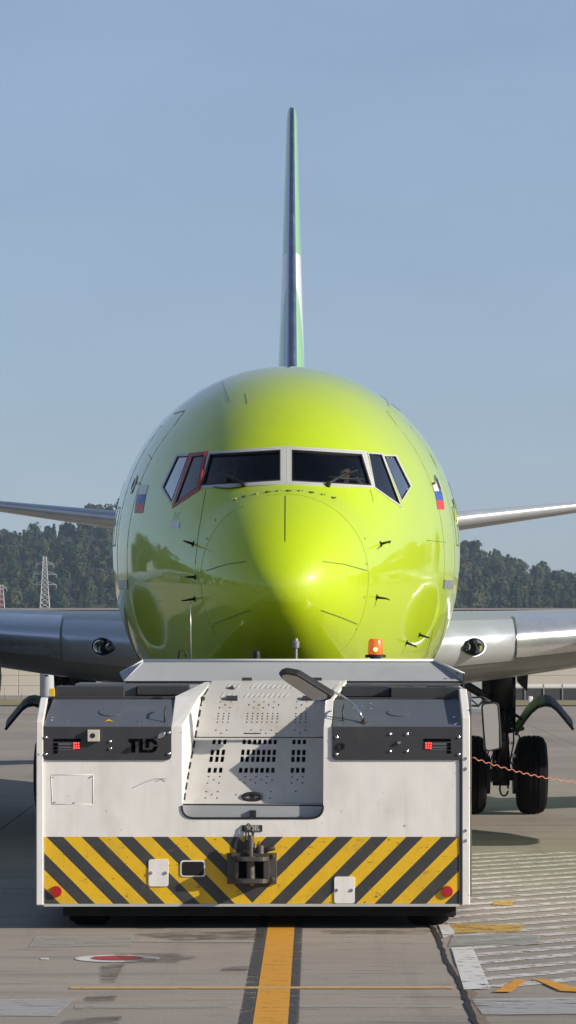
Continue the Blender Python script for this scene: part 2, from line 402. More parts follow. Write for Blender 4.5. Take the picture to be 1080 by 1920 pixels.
# longitudinal joint, irregular
pts = []; L = []; Rr = []
y = 26.5
while y < 46:
    wv = JX + .012 * math.sin(y * 1.3) + random.uniform(-.007, .007); L.append((wv - random.uniform(.012, .024), y)); Rr.append((wv + random.uniform(.012, .024), y)); y += .22
tag(sheet('joint_sealant', L + Rr[::-1], 'crack', .006), None, None, kind='structure')
tag(sheet('joint_edge', [(x + .03, y) for x, y in L if y < 32] + [(x + .055 + random.uniform(-.02, .02), y) for x, y in Rr if y < 32][::-1], 'lip', .005), None, None, kind='structure')
def gp(l): return [G(*p)[:2] for p in l]
def mark(name, l, mat, z=.004): return tag(sheet(name, l, mat, z), None, None, kind='structure')
# yellow lead-in line and its dark border
def yl(off0, off1, ys): return [(-.063 + (y - 35.8) * .0067 + off0, y) for y in ys] + [(-.063 + (y - 35.8) * .0067 + off1, y) for y in ys[::-1]]
ys = [24 + k * .5 for k in range(60)]
mark('yellow_line', yl(-.118, .118, ys), 'yline', .005)
mark('line_border', yl(-.205, -.122, ys), 'border', .005)
mark('line_border', yl(.122, .19, ys), 'border', .005)
mark('thin_yellow_line', [(-1.60, 30.12), (1.22, 30.14), (1.22, 30.31), (-1.60, 30.30)], 'thinyel', .006)
mark('white_dash_line', gp([(250, 1764), (480, 1765), (480, 1768), (250, 1767)]), 'gpatch')
mark('white_dash_line', gp([(140, 1886), (430, 1885), (430, 1890), (140, 1892)]), 'gpatch')
mark('white_dash_line', gp([(560, 1886), (850, 1887), (850, 1890), (560, 1890)]), 'gpatch')
mark('paint_patch', gp([(66, 1757), (252, 1755), (245, 1774), (52, 1777)]), 'gpatch')
mark('paint_patch', gp([(-60, 1875), (140, 1874), (105, 1906), (-60, 1905)]), 'bpatch')
mark('paint_patch', gp([(76, 1797), (92, 1797), (92, 1800), (76, 1800)]), 'wblock')
c = G(220, 1798)
def disc(r0, r1, n=40):
    a = [(c.x + r1 * math.cos(2 * math.pi * k / n), c.y + r1 * 1.05 * math.sin(2 * math.pi * k / n)) for k in range(n)]
    return a
mark('white_ring', disc(0, .34), 'wblock', .005); mark('red_spot', disc(0, .21), 'wred', .009)
mark('oil_stain', gp([(210, 1790), (330, 1790), (372, 1797), (330, 1806), (240, 1808)]), 'stain', .0125)
for q in ([(190, 1810), (235, 1808), (215, 1845), (190, 1846)], [(125, 1912), (230, 1906), (220, 1925), (110, 1925)], [(420, 1815), (470, 1812), (465, 1822), (415, 1822)], [(160, 1870), (220, 1868), (215, 1878), (160, 1880)],
          [(250, 1752), (500, 1745), (490, 1762), (330, 1764)], [(600, 1745), (812, 1745), (800, 1752), (620, 1752)]):
    mark('oil_stain', gp(q), 'stain', .0075)
# 45-degree hatching to the right of the joint
bounds = (1.42, 6.4, 30.3, 48.0)
def clip(poly, b_):
    def cut(p, ins, inter):
        o = []
        for i in range(len(p)):
            a, c_ = p[i - 1], p[i]
            if ins(c_):
                if not ins(a): o.append(inter(a, c_))
                o.append(c_)
            elif ins(a): o.append(inter(a, c_))
        return o
    for k, v, s in ((0, b_[0], 1), (0, b_[1], -1), (1, b_[2], 1), (1, b_[3], -1)):
        if not poly: break
        poly = cut(poly, lambda q: (q[k] - v) * s >= 0, lambda a, c_: tuple(a[i] + (c_[i] - a[i]) * (v - a[k]) / (c_[k] - a[k]) for i in (0, 1)))
    return poly
cc = 20.0
while cc < 48:
    p = clip([(0, cc), (8, cc + 8), (8, cc + 8.31), (0, cc + .31)], bounds)
    if len(p) > 2: mark('hatch_line', p, 'wline', .004)
    cc += .72
mark('white_block', gp([(846, 1778), (886, 1777), (920, 1855), (870, 1857)]), 'wblock', .008)
mark('white_block', gp([(822, 1735), (850, 1735), (856, 1750), (832, 1760)]), 'wblock', .008)
mark('yellow_patch', gp([(842, 1733), (985, 1735), (975, 1748), (855, 1751)]), 'ypatch', .0095)
mark('yellow_patch', gp([(925, 1862), (968, 1838), (988, 1840), (958, 1862)]), 'yline', .0095)
mark('yellow_patch', gp([(998, 1836), (1020, 1838), (1090, 1856), (1090, 1862), (1050, 1860)]), 'yline', .0095)
mark('yellow_patch', gp([(925, 1690), (965, 1689), (960, 1699), (925, 1700)]), 'ypatch', .0095)
mark('blue_grey_patch', gp([(850, 1754), (1010, 1753), (1016, 1772), (842, 1776)]), 'gpatch', .0095)
mark('pale_patch', gp([(885, 1876), (1100, 1872), (1100, 1903), (905, 1905)]), 'bpatch', .0095)
tag(mesh('grass_verge', [(-60, 132, -.0), (60, 132, 0), (60, 142.6, .02), (-60, 142.6, .02)], [(0, 1, 2, 3)], 'verge'), None, None, kind='structure')

# ------------------------------------------------------------------ perimeter wall and things before it
wall = thing('perimeter_wall', (0, 143, 0), 'long pale precast wall behind the apron, with grey coping along its top', 'wall')
WD = 143
bm = bmesh.new(); bx(bm, .01, 14.39, 0, .16, .008, .345, .012); p0 = frombm('wall_panel', bm, 'wall', wall, False); first = True
for i in range(-2, 2):
    for j in range(7):
        o = p0 if first else copyobj(p0, wall); first = False
        o.location = (i * 14.4 + 5, random.uniform(0, .02), .1 + j * .35)
bm = bmesh.new(); bx(bm, -24, 34, -.03, .3, 0, .1); frombm('wall_base', bm, 'coping', wall, False)
bm = bmesh.new(); bx(bm, -24, 34, .02, .16, 2.55, 3.1); bx(bm, -24.1, 34.1, -.04, .24, 3.1, 3.16); frombm('coping', bm, 'coping', wall, False)
bm = bmesh.new()
for i in range(-40, 40): bx(bm, i * .6, i * .6 + .03, -.015, .015, 2.58, 3.08)
tag(frombm('coping_rib', bm, 'post', wall, False), None, None, kind='stuff')
# low dark sheeted fence on the right
fl = thing('sheeted_fence', (6, 140, 0), 'low dark sheeted fence with pale posts and white rail, right of the landing gear', 'fence')
x = 3.6
f0 = None; q0 = None
k = 0
while x < 16:
    if f0 is None:
        bm = bmesh.new(); bx(bm, .02, .62, -.01, .01, .02, .42); f0 = frombm('fence_sheet', bm, 'fence', fl, False); o = f0
        bm = bmesh.new(); bx(bm, -.015, .015, -.04, -.012, 0, .56); q0 = frombm('post', bm, 'post', fl, False); q = q0
    else: o = copyobj(f0, fl); q = copyobj(q0, fl)
    o.location = (x - 6 + .0, 0, 0); q.location = (x - 6, 0, 0); x += .64
bm = bmesh.new(); bx(bm, -2.4, 10, -.03, .03, .45, .56, .01); frombm('rail', bm, 'white_fin', fl, False)
for px, hh in ((9, .42), (41, .4)):
    a = T(px, 1308, 141); a.z = 0
    tag(tubeobj('marker_post', [a, a + Vector((0, 0, hh))], .012, 'post'), 'thin grey marker post before the pale wall, ' + ('leftmost of the two' if px < 20 else 'nearer the grey column'), 'post', 'thin posts before the wall')
# grey column left
D_ = 120
a = T(88, 1310, D_); a.z = 0
colm = thing('grey_column', a, 'round grey painted column before the pale wall left of the tug', 'column')
latheobj('column_shaft', a, (0, 0, 1), [(0, .21), (1.35, .205), (2.4, .20), (2.41, .0)], 'col', colm, 24)
box('column_tag', a.x - .05, a.x + .05, a.y - .225, a.y - .20, 1.10, 1.14, 'black', colm)
# grey cabinet right
D_ = 118; a = T(897, 1318, D_); a.z = .0
cab = thing('grey_cabinet', a, 'light grey equipment cabinet seen between the tug and the right landing gear', 'cabinet')
box('cabinet_body', a.x - .24, a.x + .23, a.y, a.y + .5, .1, 1.25, 'col', cab, .02)
box('cabinet_door', a.x - .215, a.x + .205, a.y - .02, a.y - .002, .16, 1.18, 'col', cab, .01)
box('plinth', a.x - .27, a.x + .26, a.y - .03, a.y + .53, 0, .1, 'post', cab)
# small pink/white trolley
a = T(1003, 1312, 128); a.z = 0
tr = thing('service_trolley', a, 'small red and white service trolley by the dark fence', 'trolley')
box('tank', a.x - .2, a.x - .06, a.y, a.y + .3, .08, .36, 'white_fin', tr, .03)
bm = bmesh.new()
for i in range(4): tube(bm, [(a.x - .02 + i * .07, a.y, .08), (a.x - .02 + i * .07, a.y, .30)], .014, 6)
tube(bm, [(a.x - .03, a.y, .30), (a.x + .2, a.y, .30)], .014, 6); tube(bm, [(a.x - .2, a.y, .09), (a.x + .2, a.y, .09)], .02, 6)
frombm('rack', bm, 'frame_red', tr, True)
for dx in (-.14, .14): latheobj('wheel', (a.x + dx, a.y - .03, .07), (0, 1, 0), [(0, .03), (0, .07), (.04, .07), (.04, .03)], 'tyre', tr, 14)
box('load', a.x + .02, a.x + .15, a.y + .04, a.y + .2, .1, .22, 'rope_o', tr, .01)

# ------------------------------------------------------------------ wooded hills
def treemesh(seed, conif=False):
    rg = np.random.RandomState(seed); H = 11 + rg.rand() * 3
    lumps = []
    if conif:
        for k in range(9): lumps.append((rg.randn() * .2, rg.randn() * .2, 2 + k * 1.25, 2.3 * (1 - k / 10), .9))
    else:
        for k in range(8):
            an = rg.rand() * 6.28; rr = rg.rand() * 2.2
            lumps.append((rr * math.cos(an), rr * math.sin(an), H * (.45 + .42 * rg.rand()), 1.5 + rg.rand() * 1.5, .8))
        lumps.append((0, 0, H * .62, 3.2, .9))
    n = 560; li = rg.randint(0, len(lumps), n); lu = np.array(lumps)[li]
    d = rg.randn(n, 3); d /= np.linalg.norm(d, axis=1)[:, None]
    r = lu[:, 3] * (.62 + .48 * rg.rand(n))
    c = lu[:, :3] + d * r[:, None] * np.stack([np.ones(n), np.ones(n), lu[:, 4]], 1)
    nn = d + rg.randn(n, 3) * .22; nn /= np.linalg.norm(nn, axis=1)[:, None]
    a = np.cross(nn, rg.randn(n, 3)); a /= np.linalg.norm(a, axis=1)[:, None]; b_ = np.cross(nn, a)
    s = (.42 + .4 * rg.rand(n))[:, None]
    V = np.stack([c - a * s, c - b_ * s * .7, c + a * s, c + b_ * s * .7], 1).reshape(-1, 3)
    Fc = np.arange(n * 4).reshape(-1, 4)
    # trunk
    seg = 6; tv = []
    for z, rr in ((0, .3), (H * .35, .22), (H * .75, .07)):
        for k in range(seg): tv.append((rr * math.cos(k * 6.283 / seg), rr * math.sin(k * 6.283 / seg), z))
    tf = [(n * 4 + i * seg + k, n * 4 + i * seg + (k + 1) % seg, n * 4 + (i + 1) * seg + (k + 1) % seg, n * 4 + (i + 1) * seg + k) for i in (0, 1) for k in range(seg)]
    return np.concatenate([V, np.array(tv)]), np.concatenate([Fc, np.array(tf)]), n
TM = [treemesh(s, s in (3, 6)) for s in range(8)]
tme = []
for k, (V, Fc, n) in enumerate(TM):
    me = bpy.data.meshes.new('tree'); me.from_pydata(V.tolist(), [], Fc.tolist())
    me.materials.append(M['leaf']); me.materials.append(M['bark']); me.polygons.foreach_set('material_index', [0] * n + [1] * (len(Fc) - n)); tme.append(me)
def npmesh(name, V, Fc, mi, mats, parent=None):
    me = bpy.data.meshes.new(name); me.vertices.add(len(V)); me.vertices.foreach_set('co', V.astype(np.float32).ravel())
    me.loops.add(Fc.size); me.loops.foreach_set('vertex_index', Fc.astype(np.int32).ravel())
    me.polygons.add(len(Fc)); me.polygons.foreach_set('loop_start', np.arange(0, Fc.size, 4, dtype=np.int32))
    for q in mats: me.materials.append(M[q])
    me.polygons.foreach_set('material_index', mi.astype(np.int32)); me.update(calc_edges=True)
    return link(name, me, [], parent)
# skyline heights in picture (top of trees)
SKY = [(-400, 1060), (-150, 1000), (0, 992), (50, 988), (110, 974), (165, 940), (215, 928), (320, 930), (430, 930), (560, 950), (700, 985), (800, 1005), (872, 1008), (915, 1016), (958, 1031), (985, 1054), (1020, 1056), (1045, 1066), (1080, 1076), (1200, 1098), (1500, 1120)]
def skyl(px): return float(np.interp(px, [a for a, _ in SKY], [b_ for _, b_ in SKY]))
D0, D1 = 1450.0, 1900.0
def hz(x, y):
    f = min(1, max(0, (y - D0) / (D1 - D0)))
    px = x / y * F + 540
    top = max(2, (YH - skyl(px)) / F * D1 + CAMH - 12.0)
    return top * f ** .9
gx = np.linspace(-260, 260, 53); gy = np.linspace(D0 - 20, D1 + 30, 26)
vs = [(x, y, (hz(x, y) if y < D1 else hz(x, D1) * (1 - (y - D1) / 60)) - .2) for y in gy for x in gx]
fs = [(j * 53 + i, j * 53 + i + 1, (j + 1) * 53 + i + 1, (j + 1) * 53 + i) for j in range(25) for i in range(52)]
tag(mesh('hill', vs, fs, 'soil', smooth=True), None, None, kind='structure')
rg = np.random.RandomState(9); indiv = []; mass = []
rows = 24
for j in range(rows):
    yy = D0 + (D1 - D0) * j / (rows - 1)
    for i in range(-28, 29):
        x = i * 7.2 + rg.uniform(-3.4, 3.4); y = yy + rg.uniform(-12, 12); px = x / y * F + 540
        if px < -300 or px > 1450: continue
        vis = (-10 < px < 222) or (868 < px < 1090)
        ent = (x, y, hz(x, y) - .5, rg.randint(0, 8), rg.uniform(.66, 1.12), rg.uniform(0, 6.28))
        (indiv if vis and (j % 2 == 0 or j >= rows - 2) else mass).append(ent)
indiv = indiv[:290]
for x, y, z, k, s, a in indiv:
    o = bpy.data.objects.new('tree', tme[k]); scene.collection.objects.link(o); o.location = (x, y, z); o.scale = (s, s, s * 1.05); o.rotation_euler = (0, 0, a)
    left = x < 0; far = y > D1 - 60; near = y < D0 + 60
    wh = 'on the skyline' if far else ('at the foot' if near else 'on the slope')
    px = x / y * F + 540
    zone = (' near the left edge' if px < 60 else ' behind the grey pylon' if px < 115 else ' right of the pylon' if px < 165 else ' against the fuselage') if left else (' against the fuselage' if px < 925 else ' under the right tailplane' if px < 985 else ' short of the right edge' if px < 1040 else ' at the right edge')
    tag(o, ('small ' if s < .80 else 'tall ' if s > .98 else '') + ('dark conical tree ' if k in (3, 6) else 'rounded leafy tree ') + wh + zone + (' of the left hill' if left else ' of the right hill'), 'tree', 'trees on the wooded hill')
def joined(name, ents):
    Vs = []; Fs = []; Mi = []; off = 0
    for x, y, z, k, s, a in ents:
        V, Fc, n = TM[k]; ca, sa = math.cos(a), math.sin(a)
        W = np.stack([V[:, 0] * ca - V[:, 1] * sa, V[:, 0] * sa + V[:, 1] * ca, V[:, 2]], 1) * s + np.array([x, y, z])
        Vs.append(W); Fs.append(Fc + off); off += len(V); Mi.append(np.array([0] * n + [1] * (len(Fc) - n)))
    return npmesh(name, np.concatenate(Vs), np.concatenate(Fs), np.concatenate(Mi), ['leaf', 'bark'])
tag(joined('woodland', mass), 'dense dark green woodland filling the hillside behind the airliner', 'woodland', kind='stuff')
# woodland around the rest of the airfield (seen mirrored in the fuselage)
ring = []
for k in range(420):
    a = rg.uniform(0, 2 * math.pi)
    if abs((a - math.pi / 2 + math.pi) % (2 * math.pi) - math.pi) < .45: continue
    if abs(a) < .5 or a > 2 * math.pi - .75: rr = rg.uniform(500, 560); s = 1.4
    else: rr = rg.uniform(200, 270); s = 1.5
    ring.append((rr * math.cos(a), 60 + rr * math.sin(a), 0 + (rr - 250) * .11 * (rr < 400), rg.randint(0, 8), s * rg.uniform(.8, 1.4), a))
tag(joined('woodland', ring), 'woodland around the far edge of the airfield', 'woodland', kind='stuff')

# pylons
def pylon(px, pytop, D, wbase, wtop, matA, matB, label, arms):
    base = T(px, 1165, D); base.z = 0; H = T(px, pytop, D).z
    p = thing('lattice_pylon', base, label, 'pylon', 'pylons before the wooded hill')
    def ww(z): return wbase + (wtop - wbase) * (z / H) ** .8
    nseg = 16; zs = [H * (1 - (1 - k / nseg) ** 1.25) for k in range(nseg + 1)]
    for sx in (-1, 1):
        for sy in (-1, 1):
            tubeobj('tower_leg', [base + Vector((sx * ww(z), sy * ww(z), z)) for z in zs], .13, matA, p, 4)
    bm = bmesh.new(); bm2 = bmesh.new()
    for i, (a, b_) in enumerate(zip(zs, zs[1:])):
        tgt = bm if i % 2 or matA == matB else bm2
        wa, wb = ww(a), ww(b_)
        for s in (-1, 1):
            for (u0, u1) in ((-1, 1), (1, -1)):
                tube(tgt, [base + Vector((u0 * wa, s * wa, a)), base + Vector((u1 * wb, s * wb, b_))], .07, 4)
                tube(tgt, [base + Vector((s * wa, u0 * wa, a)), base + Vector((s * wb, u1 * wb, b_))], .07, 4)
            tube(tgt, [base + Vector((-wb, s * wb, b_)), base + Vector((wb, s * wb, b_))], .07, 4)
    tag(frombm('bracing', bm, matA, p), None, None, kind='stuff')
    if len(bm2.verts): tag(frombm('bracing', bm2, matB, p), None, None, kind='stuff')
    else: bm2.free()
    for z, ln in arms:
        z = H * z
        for s in (-1, 1):
            bm = bmesh.new(); w0 = ww(z)
            tip = base + Vector((s * (w0 + ln), 0, z))
            for sy in (-1, 1):
                tube(bm, [base + Vector((s * w0, sy * w0, z)), tip], .07, 4); tube(bm, [base + Vector((s * w0, sy * w0, z + .9)), tip], .07, 4)
            tube(bm, [tip, tip - Vector((0, 0, 1.1))], .08, 5)
            frombm('cross_arm', bm, matA, p)
pylon(84, 1044, 1300, 2.1, .5, 'pylon', 'pylon', 'pale grey lattice power pylon standing before the wooded hill', [(.90, 2.2), (.76, 2.8), (.62, 2.6)])
pylon(3, 1097, 1340, 1.7, .4, 'pylon', 'pylred', 'red and white lattice pylon at the left edge of the view', [(.93, 1.2)])

# ================================================================== AIRLINER
AX = thing('airliner', (-.035, 38.0, 0), 'lime green twin engine airliner seen head on, nose lifted on the tug', 'airliner', rotz=-.0028)
AM = Matrix.Translation((-.035, 38.0, 0)) @ Matrix.Rotation(-.0028, 4, 'Z'); AI = AM.inverted()
KU = [0, .02, .05, .1, .25, .5, .75, 1.0, 1.3, 1.8, 2.3, 3, 4, 5, 6, 8, 24, 28, 32, 35, 37.5, 38.2]
KT = [3.0, 3.11, 3.17, 3.25, 3.42, 3.62, 3.77, 3.90, 4.03, 4.36, 4.67, 4.98, 5.24, 5.37, 5.41, 5.42, 5.42, 5.42, 5.35, 5.2, 5.0, 4.9]
KB = [3.0, 2.89, 2.83, 2.75, 2.59, 2.41, 2.28, 2.16, 2.04, 1.85, 1.71, 1.57, 1.46, 1.41, 1.385, 1.38, 1.40, 2.0, 2.95, 3.7, 4.35, 4.6]
KW = [0, .12, .19, .27, .425, .59, .71, .805, .905, 1.06, 1.21, 1.40, 1.63, 1.78, 1.86, 1.885, 1.885, 1.7, 1.15, .7, .3, .12]
def pch(xs, ys):
    xs = np.array(xs, float); ys = np.array(ys, float); h = np.diff(xs); d = np.diff(ys) / h; m_ = np.zeros(len(xs))
    for i in range(1, len(xs) - 1):
        if d[i - 1] * d[i] > 0:
            w1, w2 = 2 * h[i] + h[i - 1], h[i] + 2 * h[i - 1]; m_[i] = (w1 + w2) / (w1 / d[i - 1] + w2 / d[i])
    m_[0], m_[-1] = d[0], d[-1]
    def f(x):
        i = min(max(int(np.searchsorted(xs, x)) - 1, 0), len(h) - 1); s = (x - xs[i]) / h[i]
        return (1 + 2 * s) * (1 - s) ** 2 * ys[i] + s * (1 - s) ** 2 * h[i] * m_[i] + s * s * (3 - 2 * s) * ys[i + 1] + s * s * (s - 1) * h[i] * m_[i + 1]
    return f
# interpolate in sqrt-space so that the tip is round
KS = [math.sqrt(u) for u in KU]
fT, fB, fW = pch(KS, KT), pch(KS, KB), pch(KS, KW)
def sect(u, th):
    s = math.sqrt(u); zt, zb, wd = fT(s), fB(s), fW(s)
    zc = 3.0 + (3.46 - 3.0) * min(1, u / 6) ** .8
    if u > 24: zc = zb + (zt - zb) * (.5)
    zc = min(max(zc, zb), zt)
    c_, s_ = math.cos(th), math.sin(th)
    n = 2.12 if s_ < 0 else 2.04
    x = wd * math.copysign(abs(c_) ** (2 / n), c_); z = zc + (zt - zc if s_ > 0 else zc - zb) * math.copysign(abs(s_) ** (2 / n), s_)
    return (x, u, z)
us = [.0004, .002, .006, .012, .02, .03, .045, .06, .08, .1, .13, .16, .2, .25, .3, .36, .42, .5, .58, .66, .74, .82, .9, .98]
u = 1.0
while u < 3.3: us.append(u); u += .022
while u < 38.2: us.append(u); u += .1 if u < 7 else .5
NS = 288
vs = [sect(u, 2 * math.pi * (k + .5) / NS) for u in us for k in range(NS)]
fs = [(i * NS + k, i * NS + (k + 1) % NS, (i + 1) * NS + (k + 1) % NS, (i + 1) * NS + k) for i in range(len(us) - 1) for k in range(NS)]
vs.append((0, 0, 3.0)); fs += [(len(vs) - 1, (k + 1) % NS, k) for k in range(NS)]
e0 = (len(us) - 1) * NS; fs.append(tuple(e0 + k for k in range(NS)))
BV = BVHTree.FromPolygons(vs, fs)
co_l = AI @ Vector((0, 0, CAMH))
def PJ(px, py, off=0.0):
    d = (AI.to_3x3() @ Vector(((px - 540) / F, 1, -(py - YH) / F))).normalized()
    h, n, _, _ = BV.ray_cast(co_l, d)
    if h is None: h, n, _, _ = BV.find_nearest(co_l + d * 43.5)
    if n.dot(d) > 0: n = -n
    return h + n * off, n
def PU(u, x=None, z=None, side=1, off=0.0):
    """surface point at station u and height z"""
    best = min((sect(u, (t_ / 400) * math.pi - math.pi / 2) for t_ in range(401)), key=lambda p: abs(p[2] - z))
    p = Vector(best); q = BV.find_nearest(Vector((p.x * side, p.y, p.z)))
    n = q[1]
    if n.x * side < 0: n = -n
    return q[0] + n * off, n
# window polygons in the picture (glass edge)
WIN = {
 'wr': [(547, 844), (678, 852), (696, 911), (547, 903)],
 'wl': [(394, 852), (526, 844), (526, 902), (378, 911)],
 's1r': [(691, 851), (715, 853), (750, 947), (703, 914)],
 's1l': [(361, 856), (383, 853), (371, 914), (328, 946)],
 's2r': [(720, 856), (741, 856), (769, 912), (753, 938)],
 's2l': [(333, 856), (354, 855), (322, 942), (306, 914)],
}
def inpoly(x, y, P):
    c_ = False; j = len(P) - 1
    for i in range(len(P)):
        if (P[i][1] > y) != (P[j][1] > y) and x < (P[j][0] - P[i][0]) * (y - P[i][1]) / (P[j][1] - P[i][1]) + P[i][0]: c_ = not c_
        j = i
    return c_
def topx(p):
    q = AM @ Vector(p); return (q.x / q.y * F + 540, YH - (q.z - CAMH) / q.y * F)
keep = []
for f in fs:
    u = vs[f[0]][1]
    if .9 < u < 3.4 and len(f) == 4 and vs[f[0]][2] > 3.7:
        cx_ = [sum(vs[i][k] for i in f) / 4 for k in range(3)]; px, py = topx(cx_)
        if any(inpoly(px, py, P) for P in WIN.values()): continue
    keep.append(f)
fus = mesh('fuselage', vs, keep, 'lime', AX, False, True)
me = fus.data
bm = bmesh.new(); bm.from_mesh(me); bmesh.ops.delete(bm, geom=[v for v in bm.verts if not v.link_faces], context='VERTS'); bmesh.ops.recalc_face_normals(bm, faces=bm.faces)
fb = [f for f in bm.faces if abs(f.calc_center_median().y - 20) < 1]
s_ = sum(f.normal.x * f.calc_center_median().x for f in fb)
if s_ < 0: bmesh.ops.reverse_faces(bm, faces=bm.faces)
bm.to_mesh(me); bm.free(); me.shade_smooth()
def edgepts(P, n=14):
    out = []
    for i in range(len(P)):
        a, b_ = P[i], P[(i + 1) % len(P)]
        for k in range(n): out.append((a[0] + (b_[0] - a[0]) * k / n, a[1] + (b_[1] - a[1]) * k / n))
    return out
def pane(name, P, mat, parent, off=-.012, n=14):
    vs_, fs_ = [], []
    for j in range(n + 1):
        for i in range(n + 1):
            s, t_ = i / n, j / n
            px = (P[0][0] * (1 - s) + P[1][0] * s) * (1 - t_) + (P[3][0] * (1 - s) + P[2][0] * s) * t_
            py = (P[0][1] * (1 - s) + P[1][1] * s) * (1 - t_) + (P[3][1] * (1 - s) + P[2][1] * s) * t_
            vs_.append(PJ(px, py, off)[0])
    for j in range(n):
        for i in range(n): fs_.append((j * (n + 1) + i, j * (n + 1) + i + 1, (j + 1) * (n + 1) + i + 1, (j + 1) * (n + 1) + i))
    nn = PJ((P[0][0] + P[2][0]) / 2, (P[0][1] + P[2][1]) / 2)[1]; f0_ = fs_[n * n // 2]
    if (vs_[f0_[1]] - vs_[f0_[0]]).cross(vs_[f0_[2]] - vs_[f0_[0]]).dot(nn) < 0: fs_ = [f[::-1] for f in fs_]
    return mesh(name, vs_, fs_, mat, parent, False, True)
def ringobj(name, Pin, Pout, mat, parent, off=.004, depth=.03):
    a = edgepts(Pin); b_ = edgepts(Pout); vs_ = []; n = len(a)
    for p in a: vs_.append(PJ(*p, off)[0])
    for p in b_: vs_.append(PJ(*p, off)[0])
    for p in a: vs_.append(PJ(*p, off - depth)[0])
    for p in b_: vs_.append(PJ(*p, -.004)[0])
    fs_ = []
    for i in range(n):
        j = (i + 1) % n
        fs_ += [(i, j, n + j, n + i), (2 * n + i, 2 * n + j, j, i), (n + i, n + j, 3 * n + j, 3 * n + i)]
    return mesh(name, vs_, fs_, mat, parent, False, False)
def grow(P, d):
    c_ = (sum(p[0] for p in P) / len(P), sum(p[1] for p in P) / len(P)); out = []
    n = len(P)
    for i in range(n):
        p = Vector(P[i]); a = (p - Vector(P[i - 1])).normalized(); b_ = (Vector(P[(i + 1) % n]) - p).normalized()
        na, nb = Vector((a.y, -a.x)), Vector((b_.y, -b_.x)); m_ = (na + nb)
        m_ = m_ / max(.35, m_.length_squared) * 2 * d
        out.append(tuple(p + m_))
    return out
for k, P in WIN.items():
    red = k == 's1l'
    g = grow(P, -1.2) if False else P
    if k in ('wr', 'wl'):
        out = [(537.2, 837), (686, 846), (702.5, 916), (537.2, 908)] if k == 'wr' else [(386.5, 848), (536.8, 837), (536.8, 908), (374.5, 917)]
        fr = ringobj('windshield_frame', P, out, 'frame_white', AX, .006)
        ringobj('window_seal', grow(P, -2.4), P, 'black', fr, .007)
        pane('windshield_pane', P, 'glass', fr)
        # rivets round the frame
        rb = bmesh.new(); mid = grow(P, 3.2); e = edgepts(mid, 1)
        for i in range(4):
            a, b_ = mid[i], mid[(i + 1) % 4]; ln = math.hypot(a[0] - b_[0], a[1] - b_[1]); nn = int(ln / 5.2)
            for q in range(nn):
                pp, no = PJ(a[0] + (b_[0] - a[0]) * q / nn, a[1] + (b_[1] - a[1]) * q / nn, .006)
                lathe(rb, pp, no, [(0, .0045), (.002, .004)], 6)
        tag(frombm('rivet', rb, 'post', fr, False), None, None, kind='stuff')
    else:
        out = grow(P, 2.6)
        if k == 's1l': out = [(355, 850), (388.5, 847), (376, 918), (323, 953)]
        if k == 's1r': out = [(689, 849), (717, 850), (752.5, 952), (702, 916)]
        if k == 's2r': out = [(717.5, 853), (743, 853), (772, 911), (753, 942)]
        if k == 's2l': out = [(331, 851), (356, 850), (322.5, 948), (301.5, 915)]
        fr = ringobj('side_window_frame', P, out, 'frame_red' if red else 'frame_white', AX, .006 if k[1] == '1' else .0045)
        if red: fr['label'] = 'red painted frame of the opening side window'
        ringobj('window_seal', grow(P, -1.0), P, 'gear', fr, .007, .012)
        pane('side_window_pane', P, 'sideglass' if k[1] == '1' else 'rearglass', fr, -.003)
tp = bmesh.new()
tube(tp, [PJ(388, 848, .012)[0], PJ(382, 882, .012)[0], PJ(376, 916, .012)[0]], .014, 6)
frombm('red_window_bar', tp, 'frame_red', AX, False, True)
# cockpit interior
bm = bmesh.new()
bx(bm, -.85, .85, 3.2, 3.25, 2.6, 4.6); bx(bm, -1.12, 1.12, 3.2, 3.25, 3.0, 4.15); bx(bm, -.8, .8, 2.2, 3.2, 3.0, 3.05)
frombm('bulkhead', bm, 'interior', AX, False)
prism('glare_shield', [(-.75, 1.85, 3.86), (.75, 1.85, 3.86), (.9, 2.1, 3.9), (-.9, 2.1, 3.9)], (0, 0, -.25), 'interior', AX, .01, False)
prism('overhead_panel', [(-.25, 2.15, 4.42), (.25, 2.15, 4.42), (.3, 2.9, 4.72), (-.3, 2.9, 4.72)], (0, 0, .06), 'interior', AX, 0, False)
for s in (-1, 1):
    bm = bmesh.new(); bx(bm, s * .55 - .24, s * .55 + .24, 2.86, 2.96, 3.2, 4.3, .04); bx(bm, s * .55 - .24, s * .55 + .24, 2.45, 2.9, 3.15, 3.27, .03)
    frombm('pilot_seat', bm, 'interior', AX, False)

# ---- surface lines on the skin
def line(name, pts, mat='seam', wd=.004, off=.0025, parent=None, sub=8, raw=False):
    P3 = []
    if raw: P3 = pts
    else:
        for a, b_ in zip(pts, pts[1:]):
            for k in range(sub):
                q = PJ(a[0] + (b_[0] - a[0]) * k / sub, a[1] + (b_[1] - a[1]) * k / sub, off)
                if q[0] is not None: P3.append(q)
        q = PJ(*pts[-1], off)
        if q[0] is not None: P3.append(q)
    if len(P3) < 2: return None
    vs_, fs_ = [], []
    for i, (p, n) in enumerate(P3):
        d = (P3[min(i + 1, len(P3) - 1)][0] - P3[max(0, i - 1)][0]); s = d.cross(n)
        if s.length < 1e-6: s = Vector((1, 0, 0))
        s = s.normalized() * wd / 2
        vs_ += [p - s, p + s, p + s - n * (off + .004), p - s - n * (off + .004)]
    for i in range(len(P3) - 1):
        a = i * 4; b_ = a + 4
        fs_ += [(a, a + 1, b_ + 1, b_), (a + 1, a + 2, b_ + 2, b_ + 1), (a + 3, a, b_, b_ + 3)]
    return mesh(name, vs_, fs_, mat, parent or AX, False)
